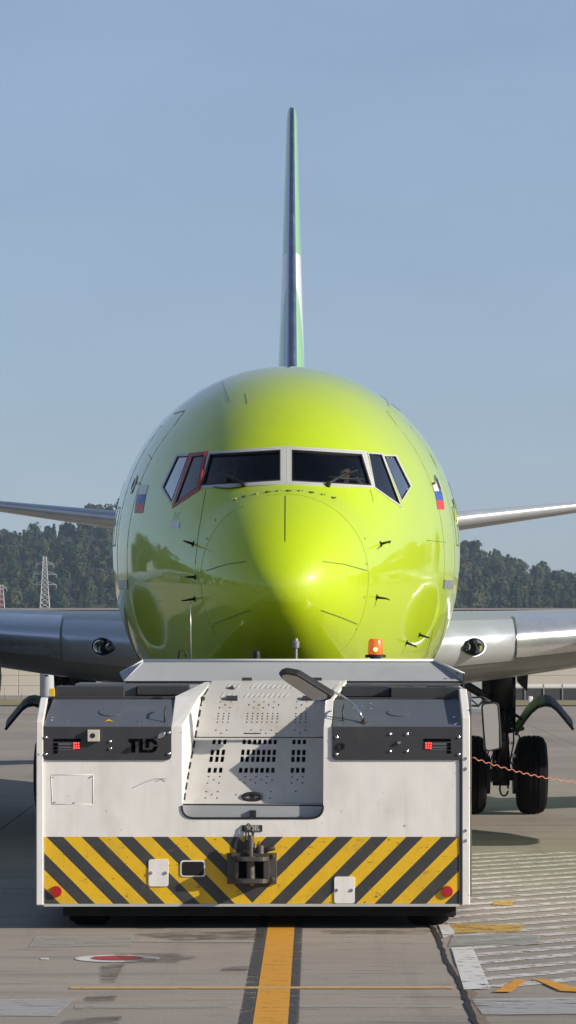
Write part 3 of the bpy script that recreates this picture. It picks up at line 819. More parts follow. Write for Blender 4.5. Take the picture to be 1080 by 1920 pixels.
def uline(name, pts, side, mat='seam', wd=.006, off=.0025, sub=12):
    P3 = []
    for a, b_ in zip(pts, pts[1:]):
        for k in range(sub + 1): P3.append(PU(a[0] + (b_[0] - a[0]) * k / sub, z=a[1] + (b_[1] - a[1]) * k / sub, side=side, off=off))
    return line(name, P3, mat, wd, off, raw=True)
# radome joint : a tilted ring
def seam_at(x_half=None):
    P3 = []
    for k in range(121):
        th = 2 * math.pi * k / 120; u = 1.0
        p = Vector(sect(.97 + .05 * math.sin(th), th)); q = BV.find_nearest(p); n = q[1]
        if n.y > 0: n = -n
        P3.append((q[0] + n * .0025, n))
    return P3
line('radome_joint', seam_at(), 'ringseam', .0026, .001, raw=True)
for P in ([(535.5, 930), (535, 1015)], [(605, 1053), (645, 1058), (688, 1070)], [(602, 1144), (636, 1156), (670, 1170)], [(387, 1070), (425, 1058), (462, 1053)], [(401, 1170), (436, 1156), (468, 1144)]):
    line('lightning_strip', P, 'strip', .007, .005)
for P in ([(416, 715), (424, 735), (431, 753)], [(460, 738), (463, 756)], [(716, 738), (724, 748), (729, 762)], [(730, 757), (742, 760), (753, 769)], [(807, 852), (815, 868), (818, 876)],
          [(279, 852), (285, 862)], [(800, 1013), (836, 1017)], [(357, 1130), (357, 1225)], [(800, 1230), (812, 1180), (830, 1150)], [(386, 918), (372, 1000), (366, 1060)], [(694, 918), (700, 940)]):
    line('panel_joint', P, 'seam' if P[0][0] != 357 else 'seam_lt', .0042, .003)
# doors
for s in (1, -1):
    d = uline('door_joint', [(3.95, 3.05), (3.95, 4.72)], s, 'seam_lt', .014, .003)
    uline('door_joint', [(3.95, 4.72), (4.15, 4.86), (4.7, 4.86)], s, 'seam_lt', .014, .003)
    uline('door_joint', [(4.82, 3.05), (4.82, 4.75)], s, 'seam_lt', .014, .003)
    uline('door_sill', [(3.97, 3.08), (4.8, 3.08)], s, 'tape', .09, .008)
    uline('door_hinge', [(4.0, 4.1), (4.12, 4.12)], s, 'seam', .03, .02)
    uline('door_joint', [(5.1, 3.5), (5.1, 3.9), (5.5, 3.9), (5.5, 3.5), (5.1, 3.5)], s, 'seam', .01, .003)
    # oval door window
    p, n = PU(4.35, z=4.12, side=s, off=.004)
    bm = bmesh.new(); lathe(bm, p, n, [(0, .105), (.006, .10), (.007, .07), (-.01, .06)], 20); frombm('door_window', bm, 'chrome', AX, False, True)
    bm = bmesh.new(); lathe(bm, p + n * .004, n, [(0, .07), (.004, .05)], 16); frombm('door_window_pane', bm, 'black', AX, False, True)
    # cabin windows down the flank
    w0 = None
    for k in range(40):
        u = 6.2 + k * .51
        p, n = PU(u, z=4.05, side=s, off=.003)
        if w0 is None:
            w0 = mesh('cabin_window', [Vector((0, .115 * math.cos(a), .165 * math.sin(a))) for a in [i * math.pi / 8 for i in range(16)]], [tuple(range(16))], 'black', AX, False); o = w0
        else: o = copyobj(w0, AX)
        o.location = p; o.rotation_euler = (0, -math.atan2(n.z, abs(n.x)) * s, 0)
# flags
def spatch(name, P, mat, parent=None, off=.004, n=6): return pane(name, P, mat, parent or AX, off, n)
for A, B in (((809, 903), (826, 903)), ((261, 909), (279, 909))):
    pass
fr = spatch('flag_stripe', [(809, 903), (823, 903), (828, 921), (814, 921)], 'flagw')
spatch('flag_stripe', [(814, 921), (828, 921), (831, 938), (818, 938)], 'flagb'); spatch('flag_stripe', [(818, 938), (831, 938), (833, 955), (820.5, 955)], 'flagr')
spatch('flag_stripe', [(262, 909), (279, 909), (274, 927), (258, 927)], 'flagw'); spatch('flag_stripe', [(258, 927), (274, 927), (271, 944), (254.5, 944)], 'flagb'); spatch('flag_stripe', [(254.5, 944), (271, 944), (268, 962), (252.5, 962)], 'flagr')
# small stencilled notices
spatch('notice', [(318, 976), (338, 979), (336, 991), (317, 988)], 'flagw')
for k in range(3): line('notice_mark', [(325 + k * 4, 974), (329 + k * 4, 960)], 'flagw', .009, .004)
spatch('notice', [(849, 935), (855, 935), (856, 950), (851, 950)], 'seam_lt'); spatch('notice', [(851, 955), (856, 955), (857, 976), (852, 976)], 'seam_lt')
# fasteners below the windshield
for k, (px, py) in enumerate([(441, 936), (459, 931), (481, 926), (503, 923), (522, 921), (541, 921), (562, 921), (583, 924), (604, 928), (624, 934)]):
    p, n = PJ(px, py, 0); s_ = Vector((1, 0, 0)).cross(n).normalized()
    bm = bmesh.new(); lathe(bm, p, n, [(0, .018), (.012, .014), (.014, .001)], 8); tube(bm, [p + Vector((-.03, 0, 0)) + n * .006, p + Vector((.03, 0, 0)) + n * .006], .007, 5)
    frombm('fastener', bm, 'seam' if k % 2 else 'seam_lt', AX, False)
for px, py in [(684, 1010), (687, 1057), (683, 1120), (668, 1180), (388, 1010), (404, 975), (400, 1175), (455, 950)]:
    p, n = PJ(px, py, 0); bm = bmesh.new(); lathe(bm, p, n, [(0, .012), (.004, .008)], 8); frombm('fastener', bm, 'seam', AX, False)
# wipers
for pts in ([(614, 911), (640, 897), (667, 886)], [(458, 911), (440, 903), (420, 894)]):
    a = PJ(*pts[0], .03)[0]; b_ = PJ(*pts[1], .05)[0]; c_ = PJ(*pts[2], .035)[0]
    bm = bmesh.new(); lathe(bm, PJ(*pts[0], 0)[0], PJ(*pts[0])[1], [(0, .028), (.04, .022)], 10); tube(bm, [a, b_, c_], [.015, .011, .008], 6)
    wp = frombm('wiper_arm', bm, 'gear', AX, False)
for P in ([(614, 897), (646, 900), (680, 901)], [(422, 892), (450, 906), (455, 909)]):
    tubeobj('wiper_blade', [PJ(*q, .018)[0] for q in P], .011, 'black', AX, 6, False)
line('painted_wiper_shadow', [(400, 914), (430, 917), (455, 913)], 'seam', .012, .01)  # dark strip painted in as the left wiper's shadow
# probes
def probe(px, py, dx, dy, blade, ln=.16):
    p, n = PJ(px, py, 0); t_ = PJ(px + dx, py + dy, 0)[0] - p
    bm = bmesh.new(); lathe(bm, p, n, [(0, .03), (.004, .03), (.005, .014)], 12)
    tip = p + n * .10
    tube(bm, [p, p + n * .07, tip + Vector((0, -.02, 0))], [.015, .011, .008], 6)
    if blade: tube(bm, [tip, tip + Vector((0, -ln, 0)) + t_.normalized() * ln * .7], [.009, .004], 6)
    frombm('pitot_probe' if blade else 'vane_probe', bm, 'gear', AX, False, True)
probe(362, 1020, 16, 4, True); probe(366, 1082, 14, 3, True); probe(365, 1123, -18, 3, True); probe(714, 1020, -6, 10, True, .1); probe(706, 1120, 20, 10, True)
probe(762, 1205, 6, 6, True, .08); probe(786, 1190, 14, 4, True, .09)
line('panel_joint', [(357, 1128), (357, 1160)], 'seam', .005, .003)
# ice detector / crown antennas
for px, w_ in ((522, .11), (574, .05)):
    D = 55; x = (px - 545) / F * D
    bm = bmesh.new()
    if w_ > .1: bx(bm, x - .09, x + .09, 16.6, 17.4, 5.40, 5.47, .02)
    else: tube(bm, [(x - .04, 17, 5.40), (x - .03, 17, 5.47), (x + .03, 17, 5.47), (x + .05, 17, 5.42)], .012, 6)
    frombm('crown_antenna', bm, 'white_fin' if w_ > .1 else 'gear', AX, False, True)

# ---- belly fairing
bm = bmesh.new(); rings = []
for i in range(21):
    v = i / 20; u = 11.6 + v * 10; k = math.sin(math.pi * v) ** .45
    ring_ = []
    for j in range(32):
        a = 2 * math.pi * j / 32; ca, sa = math.cos(a), math.sin(a)
        ring_.append(bm.verts.new((2.12 * k * math.copysign(abs(ca) ** .7, ca), u, 2.0 + .78 * k * math.copysign(abs(sa) ** .7, sa))))
    rings.append(ring_)
for a, b_ in zip(rings, rings[1:]):
    for j in range(32): bm.faces.new((a[j], a[(j + 1) % 32], b_[(j + 1) % 32], b_[j]))
frombm('belly_fairing', bm, 'wing_grey', AX, False, True)

# ---- wings
def foil(n=18):
    """closed loop from LE along the top to TE and back below: (chord fraction, thickness fraction)"""
    up = []; lo = []
    for i in range(n + 1):
        x = (1 - math.cos(math.pi * i / n)) / 2
        yt = 5 * (.2969 * math.sqrt(x) - .1260 * x - .3516 * x * x + .2843 * x ** 3 - .1036 * x ** 4)
        up.append((x, .42 * yt * 2)); lo.append((x, -.58 * yt * 2))
    return up, lo
UP, LO = foil(22)
def wingsec(sp_, s):
    x, yl_, zl, ch, th = sp_
    loop = [(s * x, yl_ + a * ch, zl + b_ * th - a * ch * .0) for a, b_ in UP] + [(s * x, yl_ + a * ch, zl + b_ * th) for a, b_ in LO[-2:0:-1]]
    return loop
def interp(S, x):
    for a, b_ in zip(S, S[1:]):
        if a[0] <= x <= b_[0]:
            k = (x - a[0]) / (b_[0] - a[0]); return tuple(a[i] + (b_[i] - a[i]) * k for i in range(5))
    return S[-1]
WS = [(1.2, 12.4, 2.40, 8.9, 1.05), (2.0, 13.1, 2.42, 8.2, .98), (2.9, 13.9, 2.47, 7.3, .88), (4.83, 15.2, 2.61, 5.9, .66), (11, 19.3, 3.2, 3.4, .38), (16.8, 22.8, 3.85, 1.7, .18), (17.0, 23.1, 3.9, 1.4, .1)]
def loftobj(name, loops, mat, parent, caps=True, smooth=True, mi=None, mats=None):
    n = len(loops[0]); vs_ = [p for l in loops for p in l]; fs_ = []
    for i in range(len(loops) - 1):
        for k in range(n): fs_.append((i * n + k, i * n + (k + 1) % n, (i + 1) * n + (k + 1) % n, (i + 1) * n + k))
    if caps: fs_ += [tuple(range(n))[::-1], tuple((len(loops) - 1) * n + k for k in range(n))]
    bm = bmesh.new(); V = [bm.verts.new(v) for v in vs_]
    for f in fs_: bm.faces.new([V[i] for i in f])
    o = frombm(name, bm, mat, parent, False); sm(o, 50) if smooth else None; return o
for s in (1, -1):
    xs = [1.2, 1.6, 2.0, 2.3, 2.6, 2.9, 3.3, 3.8, 4.3, 4.83, 6, 8, 11, 14, 16.8, 17]
    wg = loftobj('wing', [wingsec(interp(WS, x), s) for x in xs], 'wing_grey', AX)
    # polished leading edge : inner glove and slat
    def lead(x0, x1, frac_u, frac_l, out, mat, name, lip=0, steps=6):
        loops = []
        for k in range(steps + 1):
            x = x0 + (x1 - x0) * k / steps; X, yl_, zl, ch, th = interp(WS, x)
            # resample both skins
            pts = []
            m_ = 9
            for i in range(m_ + 1):
                a = frac_u * (1 - i / m_) ** 2
                pts.append((a, .42 * 10 * (.2969 * math.sqrt(a) - .126 * a - .3516 * a * a + .2843 * a ** 3 - .1036 * a ** 4)))
            for i in range(1, m_ + 1):
                a = frac_l * (i / m_) ** 2
                pts.append((a, -.58 * 10 * (.2969 * math.sqrt(a) - .126 * a - .3516 * a * a + .2843 * a ** 3 - .1036 * a ** 4)))
            o_ = []; i_ = []
            for i, (a, b_) in enumerate(pts):
                p = Vector((0, a * ch, b_ * th)); q0 = pts[max(0, i - 1)]; q1 = pts[min(len(pts) - 1, i + 1)]
                tx = Vector((0, (q1[0] - q0[0]) * ch, (q1[1] - q0[1]) * th)).normalized(); n_ = Vector((0, tx.z, -tx.y))
                base = Vector((s * x, yl_, zl))
                o_.append(base + p + n_ * out); i_.append(base + p - n_ * .004)
            loops.append(o_ + i_[::-1])
        return loftobj(name, loops, mat, AX)
    lead(1.5, 2.86, .07, .035, .006, 'alu_dull', 'wing_glove')
    lead(2.89, 6.0, .10, .022, .024, 'alu', 'slat')
    lead(6.03, 11.0, .10, .03, .024, 'alu', 'slat')
    # lip along the lower slat edge
    P = []
    for k in range(11):
        x = 2.89 + 3.1 * k / 10; X, yl_, zl, ch, th = interp(WS, x); a = .022
        b_ = -.58 * 10 * (.2969 * math.sqrt(a) - .126 * a - .3516 * a * a)
        P.append((s * x, yl_ + a * ch, zl + b_ * th - .012))
    tubeobj('slat_lip', P, .016, 'tape', AX, 6, False)
    # flap track fairing and wheel well lip
    bm = bmesh.new(); lathe(bm, (s * 8.55, 19.5, 2.62), (0, 1, 0), [(0, .01), (.5, .09), (1.5, .14), (3, .12), (4.2, .01)], 12); frombm('flap_fairing', bm, 'wing_grey', AX, False, True)
    prism('wheel_well_door', [(s * 2.2, 17.6, 1.98), (s * 3.2, 17.6, 2.02), (s * 3.5, 19.2, 2.08), (s * 2.3, 19.6, 1.98)], (0, 0, -.04), 'alu_dull', AX, 0, False)
    # landing light: oval bezel + lens + two lamps
    X = (203 - 545) if s < 0 else (895 - 545); y0 = 12.9
    xx = s * 2.315; X_, yl_, zl, ch, th = interp(WS, 2.315)
    cpt = Vector((xx, yl_ - .022, zl - .055)); nrm = Vector((s * .35, -1, .03)).normalized()
    sx_ = Vector((1, s * .5, s*.02)).normalized(); sz_ = Vector((0, .12, 1)).normalized()
    def oval(r, dy, n=28):
        return [cpt + sx_ * (r * 1.0 * math.cos(2 * math.pi * k / n)) * (1 if math.cos(2 * math.pi * k / n) * s > 0 else 1.1) + sz_ * (r * .68 * math.sin(2 * math.pi * k / n)) * (1 - .25 * math.cos(2 * math.pi * k / n) * -s if math.cos(2 * math.pi * k / n) * s < 0 else 1) + Vector((0, dy, 0)) for k in range(n)]
    a, b_, c_ = oval(.185, -.012), oval(.165, -.012), oval(.155, .03); n = 28
    bz = mesh('light_bezel', a + b_ + c_, [(i, (i + 1) % n, n + (i + 1) % n, n + i) for i in range(n)] + [(n + i, n + (i + 1) % n, 2 * n + (i + 1) % n, 2 * n + i) for i in range(n)], 'alu_dull', AX, False)
    mesh('light_housing', oval(.163, -.009), [tuple(range(n))], 'black', bz, False)
    for dx, r in ((s * .045, .085), (-s * .095, .05)):
        q = cpt + sx_ * dx + Vector((0, -.012, 0))
        latheobj('landing_lamp', q, (0, -1, 0), [(0, r), (.012, r), (.014, r * .86), (.003, r * .5), (.0, .001)], 'chrome', bz, 20, False)
    mesh('light_lens', oval(.166, -.035), [tuple(range(n))], 'lampglass', bz, False)
    for q in ((2.1, .9), (2.62, 1.1)):
        pass
    # engine
    en = None
    ex, ez, ey = (4.78 if s > 0 else -4.62), 2.02, 10.6
    prof = [(0, .80), (-.08, .86), (-.06, .95), (.1, 1.02), (.6, 1.1), (1.6, 1.12), (2.8, 1.0), (3.6, .82), (3.62, .6), (4.4, .5), (5.0, .3)]
    bm = bmesh.new(); lathe(bm, (ex, ey, ez), (0, 1, 0), [(.9, .78), (.3, .79)] + prof, 48, False); frombm('engine_nacelle', bm, 'lime' if False else 'wing_grey', AX, False, True)
    bm = bmesh.new(); lathe(bm, (ex, ey, ez), (0, 1, 0), [(.0, .80), (-.085, .86), (-.07, .95), (.08, 1.03), (.2, 1.062)], 48, False); frombm('engine_lip', bm, 'alu', AX, False, True)
    bm = bmesh.new()
    for k in range(24):
        a = k * 2 * math.pi / 24; d = Vector((math.cos(a), 0, math.sin(a))); e_ = Vector((-math.sin(a), 0, math.cos(a)))
        c0 = Vector((ex, ey + .8, ez)); q = [c0 + d * .2 - e_ * .03, c0 + d * .2 + e_ * .03 + Vector((0, .1, 0)), c0 + d * .77 + e_ * .08 + Vector((0, .05, 0)), c0 + d * .77 - e_ * .08]
        bm.faces.new([bm.verts.new(v) for v in q])
    lathe(bm, (ex, ey + .35, ez), (0, 1, 0), [(0, .01), (.2, .12), (.5, .22)], 20); frombm('engine_fan', bm, 'gear', AX, False)
    prism('pylon_fairing', [(ex - .15, ey + 1.0, ez + 1.05), (ex - .15, ey + 4.2, 2.62), (ex - .15, ey + 6, 2.6), (ex - .15, ey + 5.6, 2.2), (ex - .15, ey + 3.6, ez + .6)], (.3, 0, 0), 'wing_grey', AX, 0, False)
    # horizontal stabiliser
    SS = [(.4, 32.6, 4.14, 4.0, .50), (1.8, 33.6, 4.36, 3.5, .40), (3.1, 34.45, 4.53, 3.0, .33), (5.2, 35.9, 4.79, 2.2, .20), (7.1, 37.2, 5.03, 1.4, .10)]
    loftobj('stabiliser', [wingsec(interp(SS, x), s) for x in (.4, 1.8, 3.1, 4.2, 5.2, 6.4, 7.05, 7.1)], 'wing_grey', AX)
    WSb = WS; WS = SS; lead(1.9, 6.9, .09, .05, .014, 'alu_dull', 'stabiliser_leading_edge'); WS = WSb

# ---- fin
FZ = [(5.2, 30.2, 7.2, .60), (6.0, 31.2, 6.2, .52), (7.0, 32.3, 5.4, .46), (8.2, 33.4, 4.7, .39), (9.4, 34.5, 4.0, .325), (10.8, 35.8, 3.1, .245), (11.9, 36.8, 2.4, .19), (12.08, 37.0, 2.2, .15), (12.14, 37.3, 1.7, .06)]
def finloop(z, y, ch, th, x0=0, x1=1.0, grow_=0.0):
    a = [(p * ch, q) for p, q in UP if p <= x1]
    L_ = [(q * 1.19 * th + grow_, y + p - grow_, z) for p, q in a]; R_ = [(-q * 1.19 * th - grow_, y + p - grow_, z) for p, q in a[::-1] if p > 0]
    return L_ + R_
loftobj('fin', [finloop(*q) for q in FZ], 'fin', AX)
def finle():
    loops = []
    for z, y, ch, th in FZ[:-1]:
        fr_ = .018
        a = [fr_ * (i / 6) ** 2 for i in range(7)]
        q = [(v * ch, .5 * 10 * (.2969 * math.sqrt(v) - .126 * v - .3516 * v * v) * th) for v in a]
        loops.append([(b_ + .013, y + p - .013, z) for p, b_ in q[::-1]] + [(-b_ - .013, y + p - .013, z) for p, b_ in q[1:]] + [(-q[-1][1] + .01, y + q[-1][0], z), (q[-1][1] - .01, y + q[-1][0], z)])
    return loftobj('fin_leading_edge', loops, 'alu_fin', AX)
finle()
# dorsal fairing
loftobj('dorsal_fin', [[(-.02, 27.5, 5.35), (.02, 27.5, 5.35), (.02, 27.6, 5.42), (-.02, 27.6, 5.42)], [(-.2, 31.2, 5.3), (.2, 31.2, 5.3), (.12, 31.3, 6.1), (-.12, 31.3, 6.1)]], 'fin', AX)

# ---- landing gear
def wheelobj(c, r, wd, parent):
    prof = [(-wd / 2 + .02, r * .50), (-wd / 2, r * .62), (-wd / 2 + .01, r * .80), (-wd / 2 + .05, r * .94), (-wd / 2 + .11, r * .99)]
    for g in (-.07, 0, .07): prof += [(g - .012, r), (g - .009, r - .012), (g + .009, r - .012), (g + .012, r)]
    prof += [(wd / 2 - .11, r * .99), (wd / 2 - .05, r * .94), (wd / 2 - .01, r * .80), (wd / 2, r * .62), (wd / 2 - .02, r * .50)]
    t_ = latheobj('tyre', c, (1, 0, 0), prof, 'tyre', parent, 48, False)
    latheobj('rim', c, (1, 0, 0), [(-wd / 2 + .03, .02), (-wd / 2 + .03, r * .3), (-wd / 2 + .0, r * .36), (-wd / 2 + .02, r * .52), (wd / 2 - .02, r * .52), (wd / 2, r * .36), (wd / 2 - .03, r * .3), (wd / 2 - .03, .02)], 'gear', t_, 32, False)
    return t_
for s in (1, -1):
    gx_, gy_ = (2.97 if s > 0 else -2.93), 19.6
    for dx in (-.425, .425): wheelobj((gx_ + dx, gy_, .55), .55, .43, AX)
    bm = bmesh.new()
    lathe(bm, (gx_ + .02 * s, gy_, 1.18), (0, 0, 1), [(0, .12), (.1, .13), (.1, .115), (.3, .115), (.3, .16), (1.15, .175), (1.15, .14), (1.3, .1)], 24)
    lathe(bm, (gx_, gy_, .52), (0, 0, 1), [(-.12, .12), (.2, .13), (.7, .09)], 20)
    tube(bm, [(gx_ - .5, gy_, .55), (gx_ + .5, gy_, .55)], .085, 14)
    frombm('main_strut', bm, 'gear', AX, False, True)
    bm = bmesh.new()
    for dz0, dz1 in ((.75, 1.05), (1.05, 1.4)): tube(bm, [(gx_, gy_ - .12, dz0 - .05), (gx_, gy_ - (.38 if dz0 < 1 else .38), 1.05) if dz0 < 1 else (gx_, gy_ - .38, 1.05), (gx_, gy_ - .14, 1.45)][:2] if dz0 < 1 else [(gx_, gy_ - .38, 1.05), (gx_, gy_ - .14, 1.45)], .045, 8)
    frombm('torque_link', bm, 'gear', AX, False, True)
    tubeobj('side_brace', [(gx_ + s * .1, gy_, 1.45), (gx_ - s * 1.3, gy_ - .1, 2.3)], .06, 'gear', AX, 10, False)
    # brakes, hoses, small fittings
    for dx in (-.2, .2):
        latheobj('brake_unit', (gx_ + dx - .04, gy_, .55), (1, 0, 0), [(0, .1), (0, .27), (.08, .27), (.08, .1)], 'gear', AX, 24, False)
    bm = bmesh.new()
    for k in range(7):
        a0 = gx_ - .17 + k * .055
        tube(bm, [(a0, gy_ - .2, 1.32), (a0 + .05 * math.sin(k * 2.1), gy_ - .3, 1.0), (a0 - .05, gy_ - .27, .75), (a0 + .03, gy_ - .22, .45 + .03 * k)], .012, 5)
    tube(bm, [(gx_ + .06 * math.cos(a) + .03, gy_ - .2, .36 + .1 * math.sin(a)) for a in [i * .5 for i in range(13)]], .014, 5)
    tube(bm, [(gx_ + .1, gy_ - .2, 1.3), (gx_ + .25, gy_ - .22, 1.08), (gx_ + .16, gy_ - .2, .8)], .014, 5)
    frombm('brake_hose', bm, 'black', AX, False, True)
    bm = bmesh.new()
    for (a, b_, c_) in ((-.15, .88, .05), (.12, .98, .04), (.13, .8, .05), (-.12, .72, .035), (.1, 1.15, .03)): bx(bm, gx_ + a, gx_ + a + c_, gy_ - .27, gy_ - .22, b_, b_ + c_, .006)
    frombm('strut_fitting', bm, 'alu_dull', AX, False)
    bm = bmesh.new(); bx(bm, gx_ - .26, gx_ - .14, gy_ - .05, gy_ + .3, 1.25, 2.1, .02); bx(bm, gx_ + .13, gx_ + .21, gy_ + .1, gy_ + .3, 1.2, 2.1, .02); frombm('retraction_actuator', bm, 'black', AX, False)
    # small hanging inner plate
    prism('gear_flap', [(gx_ + s * .22, gy_ - .1, 2.1), (gx_ + s * .38, gy_ - .1, 2.1), (gx_ + s * .36, gy_ - .1, 1.72), (gx_ + s * .24, gy_ - .1, 1.85)], (0, .5, 0), 'gear', AX, 0, False)
    # curved door attached to the strut
    DG = 57.0
    def L3(px, py, dy=0): v_ = AI @ T(px, py, DG + dy); return Vector((abs(v_.x) * s, v_.y, v_.z))
    arc = [(966, 1374), (976, 1360), (984, 1347), (996, 1332), (1008, 1322), (1022, 1318), (1034, 1320), (1044, 1327), (1056, 1341), (1075, 1364)]
    for a0, a1, mt, nm in ((0, 6, 'doorgreen', 'gear_door_end'), (5, 10, 'doorblue', 'gear_door')):
        A = arc[a0:a1]; bm = bmesh.new(); rows_ = []
        for dy, dz, dxx in ((0, 0, 0), (.4, .06, .02), (.8, .10, .03)):
            rows_.append([[bm.verts.new(L3(px, py) + Vector((s * dxx, dy, dz - th_ + (0 if i not in (0,) else 0)))) for i, (px, py) in enumerate(A)] for th_ in (0, .045)])
        for r0, r1 in zip(rows_, rows_[1:]):
            for q in (0, 1):
                for i in range(len(A) - 1): bm.faces.new((r0[q][i], r0[q][i + 1], r1[q][i + 1], r1[q][i]))
        for r in (rows_[0], rows_[-1]):
            for i in range(len(A) - 1): bm.faces.new((r[0][i], r[0][i + 1], r[1][i + 1], r[1][i]))
        frombm(nm, bm, mt, AX, False, False)
    tubeobj('door_link', [(gx_ + s * .05, gy_ - .1, 1.15), L3(980, 1366)], .03, 'gear', AX, 8, False)
    tubeobj('door_link', [(gx_ + s * .1, gy_ - .1, 1.45), L3(985, 1352) + Vector((0, .3, 0))], .022, 'gear', AX, 8, False)
    tubeobj('door_edge', [L3(*q) + Vector((0, -.01, -.03)) for q in arc], .022, 'black', AX, 6, False)
# nose gear held in the tug
bm = bmesh.new(); lathe(bm, (0, 4.2, .95), (0, 0, 1), [(0, .07), (.5, .08), (1.0, .09)], 16); tube(bm, [(-.3, 4.2, .95), (.3, 4.2, .95)], .05, 10); frombm('nose_strut', bm, 'gear', AX, False, True)
for dx in (-.2, .2): wheelobj((dx, 4.2, .95), .34, .2, AX)

# ---- pilots
def person(x, label, hand_out):
    root = thing('person', AM @ Vector((x, 2.75, 3.2)), label, 'person')
    def P(dx, dy, dz): return (AM @ Vector((x + dx, 2.7 + dy, dz)))
    s = 1 if x > 0 else -1
    V = []; E = []; Rr_ = []
    def v(p, r): V.append(p); Rr_.append(r); return len(V) - 1
    def ch(ps, start=None):
        prev = start
        for p, r in ps:
            i = v(P(*p), r)
            if prev is not None: E.append((prev, i))
            prev = i
        return prev
    pel = ch([((0, 0, 3.34), .15)]); chest = ch([((0, .02, 3.6), .15), ((0, .03, 3.83), .17)], pel)
    neck = ch([((0, -.01, 3.97), .06), ((0, -.03, 4.03), .055)], chest)
    ch([((0, -.04, 4.10), .085), ((0, -.03, 4.19), .10), ((0, -.02, 4.25), .075)], neck)
    for q in (-1, 1):
        out = q == s and hand_out
        el = ch([((q * .19, .02, 3.88), .07), ((q * .26, -.14, 3.72 if not out else 3.90), .05)], chest)
        hw = (q * .2, -.42, 3.80) if not out else (q * .12, -.42, 4.12)
        wr = ch([((hw[0], hw[1], hw[2]), .03)], el)
        palm = ch([((hw[0], hw[1] - .06, hw[2] + .02), .032)], wr)
        for f in range(4):
            ch([((hw[0] - .03 + f * .02, hw[1] - .11, hw[2] + .03), .009), ((hw[0] - .03 + f * .021, hw[1] - .145, hw[2] + .015), .008), ((hw[0] - .03 + f * .02, hw[1] - .15, hw[2] - .01), .007)], palm)
        ch([((hw[0] - q * .05, hw[1] - .06, hw[2] + .03), .010), ((hw[0] - q * .06, hw[1] - .10, hw[2] + .02), .008)], wr)
        kn = ch([((q * .11, -.2, 3.36), .085), ((q * .14, -.45, 3.42), .07)], pel)
        ch([((q * .14, -.55, 3.2), .05), ((q * .14, -.58, 3.08), .045), ((q * .14, -.7, 3.07), .035)], kn)
    me = bpy.data.meshes.new('body'); me.from_pydata([tuple(q) for q in V], E, []); 
    o = link('body', me, ['shirt', 'skin'], root)
    md = o.modifiers.new('skin', 'SKIN')
    for i, r in enumerate(Rr_): me.skin_vertices[0].data[i].radius = (r, r)
    me.skin_vertices[0].data[0].use_root = True
    o.modifiers.new('sub', 'SUBSURF').levels = 1; o.modifiers['sub'].render_levels = 1
    bpy.context.view_layer.update()
    dg = bpy.context.evaluated_depsgraph_get(); ev = o.evaluated_get(dg); nm = bpy.data.meshes.new_from_object(ev)
    o.modifiers.clear(); o.data = nm
    zc = 3.99
    for p in nm.polygons:
        c_ = AI @ p.center
        skin = c_.z > zc or c_.y < 2.7 - .40
        if c_.z < 3.6: skin = False
        p.material_index = 1 if skin else 0; p.use_smooth = True
    hc = P(0, -.0, 4.215)
    bm = bmesh.new(); bmesh.ops.create_icosphere(bm, subdivisions=2, radius=.112); bmesh.ops.delete(bm, geom=[q for q in bm.verts if q.co.z < -.02 and q.co.y < .03], context='VERTS')
    bmesh.ops.translate(bm, verts=bm.verts, vec=hc); frombm('hair', bm, 'hair', root, True, True)
    bm = bmesh.new()
    lathe(bm, P(0, -.155, 4.135), (0, -1, -.3), [(-.03, .02), (.0, .014), (.012, .004)], 8)
    for q in (-1, 1): lathe(bm, P(q * .1, -.02, 4.15), (q, 0, 0), [(-.01, .03), (.012, .025)], 8)
    frombm('nose_and_ears', bm, 'skin', root, True, True)
    bm = bmesh.new()
    for q in (-1, 1): lathe(bm, P(q * .034, -.128, 4.165), (0, -1, 0), [(-.01, .012), (.004, .009)], 8)
    lathe(bm, P(0, -.122, 4.09), (0, -1, 0), [(-.01, .025), (.002, .02)], 8)
    frombm('eyes_and_mouth', bm, 'hair', root, True)
person(.56, 'pilot in white shirt behind the right windshield, hand raised by the window', True)
person(-.56, 'pilot in white shirt, dim behind the left windshield', False)

# ================================================================== TUG
D = 36.0
def X_(px, d=D): return (px - 540) / F * d
def Z_(py, d=D): return CAMH - (py - YH) / F * d
TG = thing('aircraft_tug', (X_(475), D, 0), 'wide white and grey towbarless tug with yellow and black chevrons at its rear', 'tug')
zb_, zs_, zd, zc_ = Z_(1697), Z_(1569), Z_(1425), Z_(1362)
# white rear panel with U opening
out = [(X_(82), zb_), (X_(862), zb_), (X_(862), zc_), (X_(607), zc_)]
u_in = rounded([(X_(607), zc_), (X_(606), Z_(1534)), (X_(341), Z_(1534)), (X_(341), zc_)], [0, .11, .11, 0], 7)
poly = [(X_(82), zs_)] if False else []
pts = [Vector(p) for p in out[:3]] + [Vector(p) for p in u_in] + [Vector((X_(82), zc_))]
prism('rear_panel', [(p.x, D, p.y) for p in pts], (0, .03, 0), 'tugw', TG)
box('hazard_strip', X_(83), X_(861), D - .004, D - .0005, zb_ + .012, zs_, 'haz', TG)
box('lower_edge_rail', X_(82), X_(862), D - .012, D + .03, zb_ - .012, zb_ + .010, 'frame_white', TG)
# rubber edging of the opening
tubeobj('opening_edge', [(p.x, D - .002, p.y) for p in u_in[1:-1]], .009, 'black', TG, 6)
